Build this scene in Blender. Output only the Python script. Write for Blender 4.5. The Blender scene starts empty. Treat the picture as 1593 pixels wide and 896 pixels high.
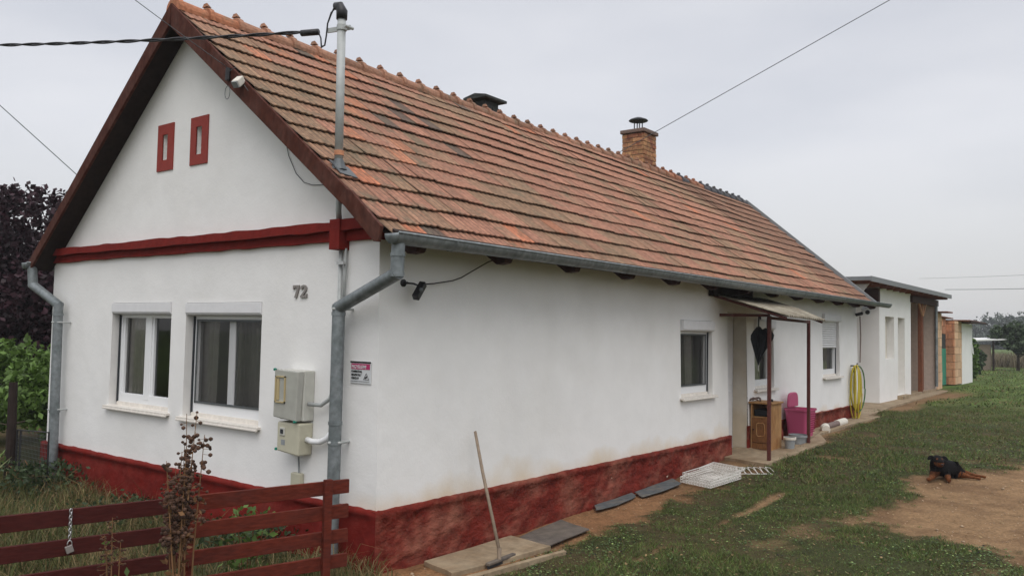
import bpy, math, random
import numpy as np
from mathutils import Vector, Matrix
random.seed(7); RNG = np.random.default_rng(11)
sc = bpy.context.scene
R = math.radians
col = sc.collection

# ---------------------------------------------------------------- camera, sky, sun
cam = bpy.data.objects.new('camera', bpy.data.cameras.new('camera'))
col.objects.link(cam); sc.camera = cam
YAW, PITCH, ROLL, FPX = -0.657519, 0.0517214, 0.0195475, 1294.51
f = Vector((math.sin(YAW)*math.cos(PITCH), math.cos(YAW)*math.cos(PITCH), math.sin(PITCH)))
r0 = Vector((math.cos(YAW), -math.sin(YAW), 0)); u0 = r0.cross(f)
r = math.cos(ROLL)*r0 + math.sin(ROLL)*u0; u = -math.sin(ROLL)*r0 + math.cos(ROLL)*u0
cam.matrix_world = Matrix(((r.x, u.x, -f.x, 4.3079), (r.y, u.y, -f.y, -4.0840), (r.z, u.z, -f.z, 1.70), (0, 0, 0, 1)))
cam.data.sensor_width = 36; cam.data.lens = 36*FPX/1593
cam.data.clip_start = 0.05; cam.data.clip_end = 2000

SUN_EL, SUN_AZ = 54, 136      # azimuth clockwise from +Y
sun = bpy.data.objects.new('sun', bpy.data.lights.new('sun', 'SUN')); col.objects.link(sun)
sun.data.energy = 1.15; sun.data.angle = R(45); sun.data.color = (1, .97, .93)
sd = Vector((math.sin(R(SUN_AZ))*math.cos(R(SUN_EL)), math.cos(R(SUN_AZ))*math.cos(R(SUN_EL)), math.sin(R(SUN_EL))))
sun.rotation_euler = sd.to_track_quat('Z', 'Y').to_euler()

w = bpy.data.worlds.new("World"); sc.world = w; w.use_nodes = True
nt = w.node_tree; N = nt.nodes; L = nt.links; N.clear()
def nd(t, **k):
    n = N.new(t)
    for a, b in k.items(): setattr(n, a, b)
    return n
out = nd('ShaderNodeOutputWorld'); bg = nd('ShaderNodeBackground')
sky = nd('ShaderNodeTexSky', sky_type='NISHITA', sun_disc=False)
sky.sun_elevation = R(SUN_EL); sky.sun_rotation = R(SUN_AZ); sky.dust_density = 3
bgs = nd('ShaderNodeBackground'); L.new(sky.outputs[0], bgs.inputs[0]); bgs.inputs[1].default_value = 0.02
tc = nd('ShaderNodeTexCoord'); sep = nd('ShaderNodeSeparateXYZ'); L.new(tc.outputs['Generated'], sep.inputs[0])
mp = nd('ShaderNodeMapping'); mp.inputs['Scale'].default_value = (1, 1, 3.2); L.new(tc.outputs['Generated'], mp.inputs[0])
no = nd('ShaderNodeTexNoise'); no.inputs['Scale'].default_value = 1.9; no.inputs['Detail'].default_value = 5; no.inputs['Roughness'].default_value = .5
L.new(mp.outputs[0], no.inputs[0])
cr = nd('ShaderNodeValToRGB'); e = cr.color_ramp.elements
e[0].position = .33; e[0].color = (.55, .558, .593, 1); e[1].position = .66; e[1].color = (.68, .677, .695, 1)
L.new(no.outputs[0], cr.inputs[0])
lo = nd('ShaderNodeMapRange'); lo.inputs[1].default_value = 0; lo.inputs[2].default_value = .22; L.new(sep.outputs[2], lo.inputs[0])
mx = nd('ShaderNodeMix', data_type='RGBA'); mx.inputs[6].default_value = (.565, .557, .55, 1)
L.new(lo.outputs[0], mx.inputs[0]); L.new(cr.outputs[0], mx.inputs[7])
hi = nd('ShaderNodeMapRange'); hi.inputs[1].default_value = .38; hi.inputs[2].default_value = .95; hi.inputs[3].default_value = .96; hi.inputs[4].default_value = 1.8
L.new(sep.outputs[2], hi.inputs[0])
L.new(mx.outputs[2], bg.inputs[0]); L.new(hi.outputs[0], bg.inputs[1])
ad = nd('ShaderNodeAddShader'); L.new(bg.outputs[0], ad.inputs[0]); L.new(bgs.outputs[0], ad.inputs[1]); L.new(ad.outputs[0], out.inputs[0])

sc.view_settings.view_transform = 'Standard'; sc.view_settings.look = 'None'
sc.view_settings.gamma = 1; sc.view_settings.use_curve_mapping = False; sc.view_settings.exposure = 0.19
sc.cycles.max_bounces = 6; sc.cycles.transparent_max_bounces = 8

# ---------------------------------------------------------------- materials
def mat(name, c, rough=.8, metal=0., var=None, vs=3., vc=None, bump=0., bs=40., attr=False, spec=.3, island=0., bump2=0., bs2=5., coord='Object', stretch=(1,1,1), lo=.4, hi=.65, transl=0.):
    m = bpy.data.materials.new(name); m.use_nodes = True
    n = m.node_tree.nodes; l = m.node_tree.links; p = n['Principled BSDF']
    p.inputs['Roughness'].default_value = rough; p.inputs['Metallic'].default_value = metal
    p.inputs['Specular IOR Level'].default_value = spec
    t = n.new('ShaderNodeTexCoord'); mpn = n.new('ShaderNodeMapping'); mpn.inputs['Scale'].default_value = stretch
    l.new(t.outputs[coord], mpn.inputs[0])
    base = None
    if attr:
        a = n.new('ShaderNodeAttribute'); a.attribute_name = 'col'; base = a.outputs['Color']
    else:
        rgb = n.new('ShaderNodeRGB'); rgb.outputs[0].default_value = (*c, 1); base = rgb.outputs[0]
    if vc is not None:
        x = n.new('ShaderNodeTexNoise'); x.inputs['Scale'].default_value = vs; x.inputs['Detail'].default_value = 6; x.inputs['Roughness'].default_value = .65
        l.new(mpn.outputs[0], x.inputs[0])
        rr = n.new('ShaderNodeMapRange'); rr.inputs[1].default_value = lo; rr.inputs[2].default_value = hi; l.new(x.outputs[0], rr.inputs[0])
        mm = n.new('ShaderNodeMix'); mm.data_type = 'RGBA'; l.new(rr.outputs[0], mm.inputs[0]); l.new(base, mm.inputs[6]); mm.inputs[7].default_value = (*vc, 1)
        base = mm.outputs[2]
    if var:
        x = n.new('ShaderNodeTexNoise'); x.inputs['Scale'].default_value = vs*4.3; x.inputs['Detail'].default_value = 5; l.new(mpn.outputs[0], x.inputs[0])
        rr = n.new('ShaderNodeMapRange'); rr.inputs[1].default_value = .3; rr.inputs[2].default_value = .7; rr.inputs[3].default_value = 1-var; rr.inputs[4].default_value = 1+var*.6
        l.new(x.outputs[0], rr.inputs[0])
        mm = n.new('ShaderNodeMix'); mm.data_type = 'RGBA'; mm.blend_type = 'MULTIPLY'; mm.inputs[0].default_value = 1
        l.new(base, mm.inputs[6]); l.new(rr.outputs[0], mm.inputs[7]); base = mm.outputs[2]
    if island:
        g = n.new('ShaderNodeNewGeometry'); rr = n.new('ShaderNodeMapRange'); rr.inputs[3].default_value = 1-island; rr.inputs[4].default_value = 1+island
        l.new(g.outputs['Random Per Island'], rr.inputs[0])
        mm = n.new('ShaderNodeMix'); mm.data_type = 'RGBA'; mm.blend_type = 'MULTIPLY'; mm.inputs[0].default_value = 1
        l.new(base, mm.inputs[6]); l.new(rr.outputs[0], mm.inputs[7]); base = mm.outputs[2]
    l.new(base, p.inputs['Base Color'])
    nrm = None
    for (st, s_) in ((bump2, bs2), (bump, bs)):
        if st:
            x = n.new('ShaderNodeTexNoise'); x.inputs['Scale'].default_value = s_; x.inputs['Detail'].default_value = 4; l.new(mpn.outputs[0], x.inputs[0])
            b = n.new('ShaderNodeBump'); b.inputs['Strength'].default_value = min(1, st*1.0); b.inputs['Distance'].default_value = .02*st if s_ > 10 else .08*st
            l.new(x.outputs[0], b.inputs['Height'])
            if nrm: l.new(nrm, b.inputs['Normal'])
            nrm = b.outputs[0]
    if nrm: l.new(nrm, p.inputs['Normal'])
    if transl:
        tr = n.new('ShaderNodeBsdfTranslucent'); l.new(base, tr.inputs[0]); ms = n.new('ShaderNodeMixShader'); ms.inputs[0].default_value = transl
        l.new(p.outputs[0], ms.inputs[1]); l.new(tr.outputs[0], ms.inputs[2]); l.new(ms.outputs[0], n['Material Output'].inputs[0])
    return m

def plaster_mat():
    """white limewash, with rising damp stains just above the plinth and rain marks"""
    m = mat('plaster', (.83, .825, .81), .9, var=.03, vs=.8, bump=.24, bs=50, bump2=.35, bs2=3.0, coord='Object', vc=(.77, .76, .735), lo=.45, hi=.75)
    n = m.node_tree.nodes; l = m.node_tree.links; p = n['Principled BSDF']
    base = p.inputs['Base Color'].links[0].from_socket
    g = n.new('ShaderNodeNewGeometry'); s = n.new('ShaderNodeSeparateXYZ'); l.new(g.outputs['Position'], s.inputs[0])
    x = n.new('ShaderNodeTexNoise'); x.inputs['Scale'].default_value = 2.2; x.inputs['Detail'].default_value = 6; l.new(g.outputs['Position'], x.inputs[0])
    a = n.new('ShaderNodeMath'); a.operation = 'MULTIPLY_ADD'; a.inputs[1].default_value = -.5; l.new(x.outputs[0], a.inputs[0]); l.new(s.outputs[2], a.inputs[2])
    rr = n.new('ShaderNodeMapRange'); rr.inputs[1].default_value = .13; rr.inputs[2].default_value = .33; rr.inputs[3].default_value = .85; rr.inputs[4].default_value = 0
    l.new(a.outputs[0], rr.inputs[0])
    # only where the sandy splash reaches: the yard side
    sx = n.new('ShaderNodeMapRange'); sx.inputs[1].default_value = -.45; sx.inputs[2].default_value = .0; l.new(s.outputs[0], sx.inputs[0])
    mu = n.new('ShaderNodeMath'); mu.operation = 'MULTIPLY'; l.new(rr.outputs[0], mu.inputs[0]); l.new(sx.outputs[0], mu.inputs[1])
    mm = n.new('ShaderNodeMix'); mm.data_type = 'RGBA'; l.new(mu.outputs[0], mm.inputs[0]); l.new(base, mm.inputs[6]); mm.inputs[7].default_value = (.68, .57, .42, 1)
    l.new(mm.outputs[2], p.inputs['Base Color'])
    return m

M = {}
M['plaster'] = plaster_mat()
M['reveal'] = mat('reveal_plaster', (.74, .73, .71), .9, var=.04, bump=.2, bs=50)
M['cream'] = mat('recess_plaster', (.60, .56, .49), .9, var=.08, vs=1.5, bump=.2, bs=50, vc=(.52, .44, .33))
M['plinth'] = mat('plinth_red', (.170, .025, .017), .85, var=.38, vs=2.0, vc=(.30, .125, .085), bump=.8, bs=24, bump2=.8, bs2=5, lo=.45, hi=.76, stretch=(1, 1, 1.5), spec=.12)
M['plinthfront'] = mat('plinth_front', (.165, .015, .011), .8, var=.25, vs=2.2, vc=(.20, .040, .030), bump=.5, bs=22, bump2=.5, bs2=5, lo=.5, hi=.8, spec=.12)
M['redpaint'] = mat('red_paint', (.18, .018, .014), .75, spec=.12, var=.18, vs=3, bump=.5, bs=30)
M['ventred'] = mat('vent_red', (.27, .040, .030), .75, var=.1, vs=5)
M['board'] = mat('rake_wood', (.070, .021, .013), .8, spec=.12, var=.35, vs=3, bump=.4, bs=25, vc=(.10, .042, .032), stretch=(2, 2, 1))
M['darkwood'] = mat('dark_wood', (.024, .015, .012), .85, var=.3, bump=.3, bs=20)
M['rafter'] = mat('rafter_wood', (.045, .018, .013), .8, var=.3, bump=.3)
M['tile'] = mat('clay_tile', (.4, .18, .1), .85, attr=True, var=.30, vs=6, vc=(.13, .115, .075), bump=.5, bs=60, lo=.52, hi=.78)
M['galv'] = mat('galvanised', (.25, .275, .285), .55, .45, var=.25, vs=6, vc=(.17, .195, .20), bump=.1, bs=30, spec=.5)
M['galvlight'] = mat('galvanised_light', (.42, .44, .43), .6, .15, var=.12, vs=5, spec=.5)
M['white'] = mat('white_pvc', (.78, .79, .80), .35, spec=.5)
M['shutter'] = mat('shutter_white', (.72, .72, .73), .5, var=.04)
M['sill'] = mat('sill', (.72, .68, .62), .6, var=.1, vs=6)
M['rubber'] = mat('dark_rubber', (.03, .035, .04), .6)
M['black'] = mat('black_plastic', (.018, .018, .02), .45, spec=.4)
M['cloth'] = mat('black_cloth', (.014, .016, .018), .85, var=.2)
M['earfur'] = mat('ear_fur', (.006, .0055, .006), .85, spec=.1)
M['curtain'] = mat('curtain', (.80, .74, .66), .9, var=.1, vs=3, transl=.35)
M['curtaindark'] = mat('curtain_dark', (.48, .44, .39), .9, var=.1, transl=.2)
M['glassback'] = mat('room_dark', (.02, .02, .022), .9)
def glass():
    m = bpy.data.materials.new('window_glass'); m.use_nodes = True; n = m.node_tree.nodes; l = m.node_tree.links
    n.remove(n['Principled BSDF'])
    t = n.new('ShaderNodeBsdfTransparent'); t.inputs[0].default_value = (.78, .80, .80, 1); g = n.new('ShaderNodeBsdfGlossy'); g.inputs['Roughness'].default_value = .03
    fr = n.new('ShaderNodeFresnel'); fr.inputs[0].default_value = 1.5; mxs = n.new('ShaderNodeMixShader')
    l.new(fr.outputs[0], mxs.inputs[0]); l.new(t.outputs[0], mxs.inputs[1]); l.new(g.outputs[0], mxs.inputs[2]); l.new(mxs.outputs[0], n['Material Output'].inputs[0])
    return m
M['glass'] = glass()
def netmat():
    m = bpy.data.materials.new('insect_net'); m.use_nodes = True; n = m.node_tree.nodes; l = m.node_tree.links; p = n['Principled BSDF']; p.inputs['Base Color'].default_value = (.10, .10, .10, 1); p.inputs['Roughness'].default_value = .8
    t = n.new('ShaderNodeBsdfTransparent'); x = n.new('ShaderNodeMixShader'); x.inputs[0].default_value = .24; l.new(t.outputs[0], x.inputs[1]); l.new(p.outputs[0], x.inputs[2]); l.new(x.outputs[0], n['Material Output'].inputs[0]); return m
M['net'] = netmat()
M['brick'] = mat('yellow_brick', (.42, .23, .11), .85, island=.32, var=.25, vs=6, vc=(.24, .085, .05), lo=.42, hi=.6, bump=.4, bs=40)
M['mortar'] = mat('mortar', (.23, .20, .16), .95, bump=.4, var=.15)
M['soot'] = mat('sooty_concrete', (.045, .05, .048), .9, var=.3, bump=.4)
M['ccap'] = mat('chimney_cap', (.17, .12, .10), .9, var=.3, bump=.4, vs=8)
M['steelred'] = mat('red_steel', (.10, .028, .022), .6, var=.25, vs=8)
M['corr'] = mat('corrugated', (.34, .31, .24), .7, .0, var=.2, vs=6, vc=(.16, .13, .09))
M['concrete'] = mat('concrete', (.34, .265, .175), .9, var=.22, vs=3, vc=(.23, .165, .10), bump=.4, bs=30)
M['bluemat'] = mat('blue_grey_mat', (.105, .115, .118), .9, var=.3, vs=4, vc=(.20, .155, .105), bump=.3, lo=.5, hi=.75)
M['graymat'] = mat('gray_mat', (.115, .098, .085), .95, var=.25, vs=3, bump=.4, bs=60, vc=(.15, .125, .10))
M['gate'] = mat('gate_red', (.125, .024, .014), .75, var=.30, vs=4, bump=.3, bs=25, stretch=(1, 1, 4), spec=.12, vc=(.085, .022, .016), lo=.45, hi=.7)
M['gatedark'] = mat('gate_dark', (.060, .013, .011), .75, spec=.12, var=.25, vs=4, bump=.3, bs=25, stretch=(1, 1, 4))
M['beige'] = mat('beige_box', (.50, .48, .37), .5, var=.06)
M['paleplastic'] = mat('pale_plastic', (.52, .52, .47), .5, var=.08)
M['smoke'] = mat('smoked_cover', (.40, .40, .36), .2, var=.1, spec=.6)
M['brass'] = mat('yellow_frame', (.45, .36, .19), .5)
M['green'] = mat('teal_seal', (.01, .20, .14), .5)
M['pine'] = mat('pine', (.42, .24, .10), .55, var=.2, vs=4, stretch=(3, 3, 1), vc=(.30, .14, .05))
M['brownwood'] = mat('brown_wood', (.20, .085, .03), .55, var=.3, vs=5, stretch=(3, 3, 1))
M['pink'] = mat('pink_plastic', (.46, .085, .18), .5)
M['bucket'] = mat('gray_plastic', (.28, .30, .31), .5, var=.15)
M['offwhite'] = mat('offwhite', (.68, .64, .56), .6, var=.1)
M['pvcbrown'] = mat('brown_pipe', (.17, .12, .105), .6, var=.2)
M['hose'] = mat('yellow_hose', (.50, .40, .045), .5, var=.1)
M['hosegreen'] = mat('green_hose', (.05, .14, .04), .5)
M['wirewhite'] = mat('white_wire', (.66, .64, .60), .5, var=.12)
M['steel'] = mat('steel', (.5, .5, .5), .35, .8)
M['handle'] = mat('worn_handle', (.27, .21, .155), .7, var=.2, stretch=(4, 4, 1))
M['darkmetal'] = mat('gray_metal', (.10, .11, .115), .45, .3)
M['fascia'] = mat('gray_fascia', (.20, .21, .215), .6, var=.08)
M['rust'] = mat('raw_timber', (.19, .065, .030), .8, var=.35, vs=4, stretch=(3, 3, 1))
M['timber'] = mat('pale_timber', (.38, .20, .10), .8, var=.2, stretch=(3, 3, 1))
M['block'] = mat('gray_block', (.52, .43, .37), .9, island=.10, var=.1)
M['redbrick'] = mat('hollow_brick', (.50, .23, .13), .9, island=.28, var=.2, vs=5, bump=.5, bs=25)
M['palebrick'] = mat('pale_brick', (.60, .40, .25), .9, island=.18, var=.15, vs=5, bump=.5, bs=25)
M['teal'] = mat('teal_door', (.03, .24, .16), .6, var=.1)
M['tin'] = mat('tin', (.70, .70, .68), .5, var=.1)
M['bark'] = mat('bark', (.075, .055, .04), .9, var=.3, bump=.8, bs=15)
M['leafpurple'] = mat('purple_leaf', (.035, .014, .02), .55, island=.65, transl=.2)
M['leafgreen'] = mat('green_leaf', (.11, .185, .042), .55, island=.5, transl=.25)
M['leafdark'] = mat('dark_leaf', (.045, .07, .03), .6, island=.4, transl=.2)
M['leaffar'] = mat('far_leaf', (.085, .105, .085), .8, island=.35)  # lightened grey-green, puts distance haze into the leaf colour
M['dry'] = mat('dry_stem', (.19, .10, .045), .8, island=.3)
M['seed'] = mat('seed_head', (.075, .040, .026), .9, island=.5)
M['grass'] = mat('grass_blade', (.08, .1, .03), .7, attr=True, transl=.2)
M['stone'] = mat('pebble', (.36, .26, .17), .9, island=.35)
M['numeral'] = mat('numeral', (.27, .245, .23), .5, .3)
M['orange'] = mat('orange_flower', (.55, .09, .02), .6)

# ---------------------------------------------------------------- mesh tools
ORG = {}
def tag(o, label=None, cat=None, group=None, kind=None):
    if label: o['label'] = label
    if cat: o['category'] = cat
    if group: o['group'] = group
    if kind: o['kind'] = kind
    return o
def thing(name, label, cat, loc=(0, 0, 0), group=None):
    o = bpy.data.objects.new(name, None); col.objects.link(o); o.location = loc; o.empty_display_size = .2
    ORG[o.name] = Vector(loc); return tag(o, label, cat, group)
def link(name, me, m, parent=None, smooth=False, bevel=0., org=None):
    o = bpy.data.objects.new(name, me); col.objects.link(o)
    if isinstance(m, (list, tuple)):
        for x in m: me.materials.append(x)
    else: me.materials.append(m)
    if parent is not None:
        o.parent = parent; ORG[o.name] = ORG[parent.name]
        me.transform(Matrix.Translation(-ORG[parent.name]))
    else:
        org = Vector(org) if org is not None else Vector((0, 0, 0))
        o.location = org; me.transform(Matrix.Translation(-org)); ORG[o.name] = org
    if smooth: me.shade_smooth()
    if bevel:
        b = o.modifiers.new('bevel', 'BEVEL'); b.width = bevel; b.segments = 2; b.limit_method = 'ANGLE'
    return o
class MB:
    def __init__(s): s.v = []; s.f = []; s.mi = []; s.c = []; s.k = 0
    def add(s, vs, fs, mi=0, c=None):
        b = len(s.v); s.v += [tuple(p) for p in vs]; s.f += [tuple(i+b for i in q) for q in fs]; s.mi += [mi]*len(fs)
        if c is not None: s.c += [c]*len(vs)
        return s
    def quad(s, a, b, c, d, mi=0): return s.add([a, b, c, d], [(0, 1, 2, 3)], mi)
    def box(s, x0, x1, y0, y1, z0, z1, mi=0):
        return s.add([(x, y, z) for z in (z0, z1) for y in (y0, y1) for x in (x0, x1)],
                     [(0, 2, 3, 1), (4, 5, 7, 6), (0, 1, 5, 4), (2, 6, 7, 3), (0, 4, 6, 2), (1, 3, 7, 5)], mi)
    def beam(s, a, b, wd, ht, up=(0, 0, 1), mi=0):
        a = Vector(a); b = Vector(b); d = (b-a).normalized(); up = Vector(up); sx = d.cross(up).normalized(); uz = sx.cross(d)
        vs = [p+sx*i*wd/2+uz*j*ht/2 for p in (a, b) for j in (-1, 1) for i in (-1, 1)]
        return s.add(vs, [(0, 1, 3, 2), (4, 6, 7, 5), (0, 4, 5, 1), (2, 3, 7, 6), (0, 2, 6, 4), (1, 5, 7, 3)], mi)
    def tube(s, pts, rad, n=10, mi=0, cap=True, half=None):
        pts = [Vector(p) for p in pts]; m = len(pts); rads = rad if isinstance(rad, (list, tuple)) else [rad]*m
        T = []
        for i in range(m):
            a = pts[max(0, i-1)]; b = pts[min(m-1, i+1)]; T.append((b-a).normalized())
        x = T[0].orthogonal().normalized(); vs = []
        for i in range(m):
            x = (x - T[i]*x.dot(T[i])).normalized(); y = T[i].cross(x)
            for k in range(n):
                t = 2*math.pi*k/n; vs.append(pts[i]+(x*math.cos(t)+y*math.sin(t))*rads[i])
        fs = [(i*n+k, i*n+(k+1) % n, (i+1)*n+(k+1) % n, (i+1)*n+k) for i in range(m-1) for k in range(n)]
        if cap: fs += [tuple(range(n))[::-1], tuple(range((m-1)*n, m*n))]
        return s.add(vs, fs, mi)
    def lathe(s, prof, c, n=20, mi=0, ax='z'):
        vs = []
        for (rr, h) in prof:
            for k in range(n):
                t = 2*math.pi*k/n; a, b = rr*math.cos(t), rr*math.sin(t)
                vs.append((c[0]+a, c[1]+b, c[2]+h) if ax == 'z' else ((c[0]+h, c[1]+a, c[2]+b) if ax == 'x' else (c[0]+a, c[1]+h, c[2]+b)))
        fs = [(i*n+k, i*n+(k+1) % n, (i+1)*n+(k+1) % n, (i+1)*n+k) for i in range(len(prof)-1) for k in range(n)]
        return s.add(vs, fs, mi)
    def prism(s, poly, d, mi=0):      # poly: 3-D points, d: extrusion vector
        n = len(poly); d = Vector(d); vs = [Vector(p) for p in poly]+[Vector(p)+d for p in poly]
        return s.add(vs, [tuple(range(n))[::-1], tuple(range(n, 2*n))]+[(i, (i+1) % n, n+(i+1) % n, n+i) for i in range(n)], mi)
    def mesh(s, name):
        me = bpy.data.meshes.new(name); me.from_pydata(s.v, [], s.f); me.polygons.foreach_set('material_index', s.mi)
        if len(s.c) == len(s.v) and s.c:
            a = me.color_attributes.new('col', 'FLOAT_COLOR', 'POINT'); a.data.foreach_set('color', np.array([(*c[:3], 1) for c in s.c], dtype=np.float32).ravel())
        me.update(); return me
    def build(s, name, m, parent=None, **k):
        me = s.mesh(name)
        if k.pop('fix', True):
            import bmesh
            bm = bmesh.new(); bm.from_mesh(me); bmesh.ops.recalc_face_normals(bm, faces=bm.faces); bm.to_mesh(me); bm.free()
        return link(name, me, m, parent, **k)
def np_mesh(name, V, F, C=None):
    me = bpy.data.meshes.new(name); V = np.asarray(V, np.float32); F = np.asarray(F, np.int32); k = F.shape[1]
    me.vertices.add(len(V)); me.vertices.foreach_set('co', V.ravel()); me.loops.add(F.size); me.loops.foreach_set('vertex_index', F.ravel())
    me.polygons.add(len(F)); me.polygons.foreach_set('loop_start', np.arange(0, F.size, k, dtype=np.int32))
    me.update(calc_edges=True)
    if C is not None:
        a = me.color_attributes.new('col', 'FLOAT_COLOR', 'POINT'); C4 = np.ones((len(V), 4), np.float32); C4[:, :3] = C; a.data.foreach_set('color', C4.ravel())
    return me
def hashn(ix, iy, seed=0):
    h = (ix.astype(np.int64)*374761393 + iy.astype(np.int64)*668265263 + seed*974711) & 0xffffffff
    h = ((h ^ (h >> 13))*1274126177) & 0xffffffff
    return ((h ^ (h >> 16)) & 0xffff)/65535.
def noise(x, y, s=1., seed=0):
    x = np.asarray(x, float)*s; y = np.asarray(y, float)*s; ix = np.floor(x); iy = np.floor(y); fx = x-ix; fy = y-iy
    fx = fx*fx*(3-2*fx); fy = fy*fy*(3-2*fy)
    a = hashn(ix, iy, seed); b = hashn(ix+1, iy, seed); c = hashn(ix, iy+1, seed); d = hashn(ix+1, iy+1, seed)
    return (a*(1-fx)+b*fx)*(1-fy)+(c*(1-fx)+d*fx)*fy
def fbm(x, y, s=1., seed=0, o=4):
    t = 0; a = .5; n = 0
    for i in range(o): t = t+a*noise(x, y, s*2**i, seed+i*17); n += a; a *= .55
    return t/n
def sstep(a, b, x): t = np.clip((np.asarray(x, float)-a)/(b-a), 0, 1); return t*t*(3-2*t)

# ---------------------------------------------------------------- ground
DP = np.array([(2.05, 3.85), (2.45, 5.2), (2.1, 5.95), (2.65, 6.75), (3.0, 8.0), (5.0, 8.6), (6.5, 6), (5.2, 3.2), (4.3, 2.6), (3.7, 2.7), (3.35, 3.35), (2.75, 3.75)])
def poly_sd(px, py, P):
    d = np.full(px.shape, 1e9); inside = np.zeros(px.shape, bool); n = len(P)
    for i in range(n):
        a = P[i]; b = P[(i+1) % n]; e = b-a; t = np.clip(((px-a[0])*e[0]+(py-a[1])*e[1])/(e@e), 0, 1)
        d = np.minimum(d, np.hypot(px-a[0]-t*e[0], py-a[1]-t*e[1]))
        cnd = ((a[1] > py) != (b[1] > py)) & (px < (b[0]-a[0])*(py-a[1])/(b[1]-a[1]+1e-12)+a[0]); inside ^= cnd
    return np.where(inside, d, -d)
def gz(x, y):
    x = np.asarray(x, float); y = np.asarray(y, float)
    z = .25*sstep(0.8, 9.5, y)
    z = z - .0*sstep(30, 60, y)
    return z
def dirt(x, y):
    x = np.asarray(x, float); y = np.asarray(y, float)
    nn = fbm(x, y, 3.0, 3)-.5; n2 = fbm(x, y, 11., 9)-.5
    edge = .60 + .5*nn + .4*n2
    edge = np.where(y > 8, np.maximum(.15, edge-.09*(y-8)), edge)
    strip = sstep(.10, -.12, x-edge)*sstep(-.55, -.2, y)*sstep(13.5, 12.2, y)*(x > -.3)
    patch = sstep(-.15, .15, poly_sd(x, y, DP)+.7*nn+.35*n2)
    ln = np.exp(-((x-(1.17+.02*y))/.10)**2)*sstep(.8, 1.6, y)*sstep(5.0, 4.2, y)
    ln2 = np.exp(-((x-(.9+.10*(y-6)))/.35)**2)*sstep(5.5, 7, y)*sstep(13, 11, y)
    tr = np.maximum(sstep(.70, .86, fbm(x, y, 2.2, 31)*.6+.5*ln+.3*n2)*np.clip(ln, 0, 1), sstep(.66, .86, fbm(x, y, 2.2, 31)*.9+.2*ln2+.3*n2)*np.clip(ln2, 0, 1))
    shed = sstep(.25, -.2, x-(.25+.5*nn+.4*n2+.2*np.sin(y)))*sstep(13.5, 14.5, y)*sstep(23, 21, y)
    sp = sstep(.68, .84, fbm(x, y, 1.6, 77)+.25*n2)*.6
    lowr = sstep(.58, .72, fbm(x, y, 5., 5))*sstep(2.8, 3.3, x)*sstep(3.6, 2.6, y)*(y > -1)*.7
    yard = (x < -.3) & (y < 0)
    return np.where(yard, .25*sp, np.clip(np.maximum.reduce([strip, patch, tr, shed, sp*.7, lowr]), 0, 1))
def axis(fine0, fine1, st, far0, far1):
    a = list(np.arange(fine0, fine1, st)); s_ = st; v = a[-1]
    while v < far1: s_ *= 1.12; v += s_; a.append(v)
    s_ = st; v = fine0; b = []
    while v > far0: s_ *= 1.12; v -= s_; b.append(v)
    return np.array(b[::-1]+a)
xs = axis(-5.6, 5.5, .045, -420, 420); ys = axis(-3.0, 10., .045, -120, 900)
X, Y = np.meshgrid(xs, ys); D = dirt(X, Y); Z = gz(X, Y)
nearm = sstep(40, 12, np.hypot(X-4, Y+4))
Z = Z + nearm*((fbm(X, Y, 6., 41)-.5)*.022 + (fbm(X, Y, 1.2, 42)-.5)*.04 - .015*D)
nx, ny = len(xs), len(ys); idx = np.arange(nx*ny).reshape(ny, nx)
F = np.stack([idx[:-1, :-1].ravel(), idx[:-1, 1:].ravel(), idx[1:, 1:].ravel(), idx[1:, :-1].ravel()], 1)
g1 = np.array([.046, .050, .020]); g2 = np.array([.078, .058, .030]); sand = np.array([.240, .150, .080]); sand2 = np.array([.145, .085, .045]); far = np.array([.10, .145, .040])
n1 = sstep(.35, .65, fbm(X, Y, 1.5, 8))[..., None]; n3 = sstep(.4, .62, fbm(X, Y, 2.2, 55))[..., None]; n4 = fbm(X, Y, 14., 66)[..., None]
Cg = g1*(1-n1)+g2*n1; Fm = sstep(14, 28, np.hypot(X-4, Y+4))[..., None]; Cg = Cg*(1-Fm)+(far*(.75+.5*n3))*Fm
orange = np.array([.30, .145, .068]); st_ = (sstep(1.2, .3, X)*sstep(-.6, 0, Y)*sstep(5, 3, Y))[..., None]
Cd = sand*(1-n3*.75)+sand2*n3*.75; Cd = Cd*(1-.55*st_)+orange*.55*st_
Dm = D[..., None]; Cc = (Cg*(1-Dm)+Cd*Dm)*(.7+.6*n4)
gm = mat('soil', (0, 0, 0), .95, attr=True, var=.30, vs=9, bump=.9, bs=55, coord='Object', bump2=.4, bs2=9, spec=.1)
ground = link('ground', np_mesh('ground', np.stack([X, Y, Z], -1).reshape(-1, 3), F, Cc.reshape(-1, 3)), gm, smooth=True)
tag(ground, kind='structure')
def gzf(x, y):
    x = np.asarray(x, float); y = np.asarray(y, float); nearm = sstep(40, 12, np.hypot(x-4, y+4))
    return gz(x, y)+nearm*((fbm(x, y, 6., 41)-.5)*.022+(fbm(x, y, 1.2, 42)-.5)*.04-.015*dirt(x, y))

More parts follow.
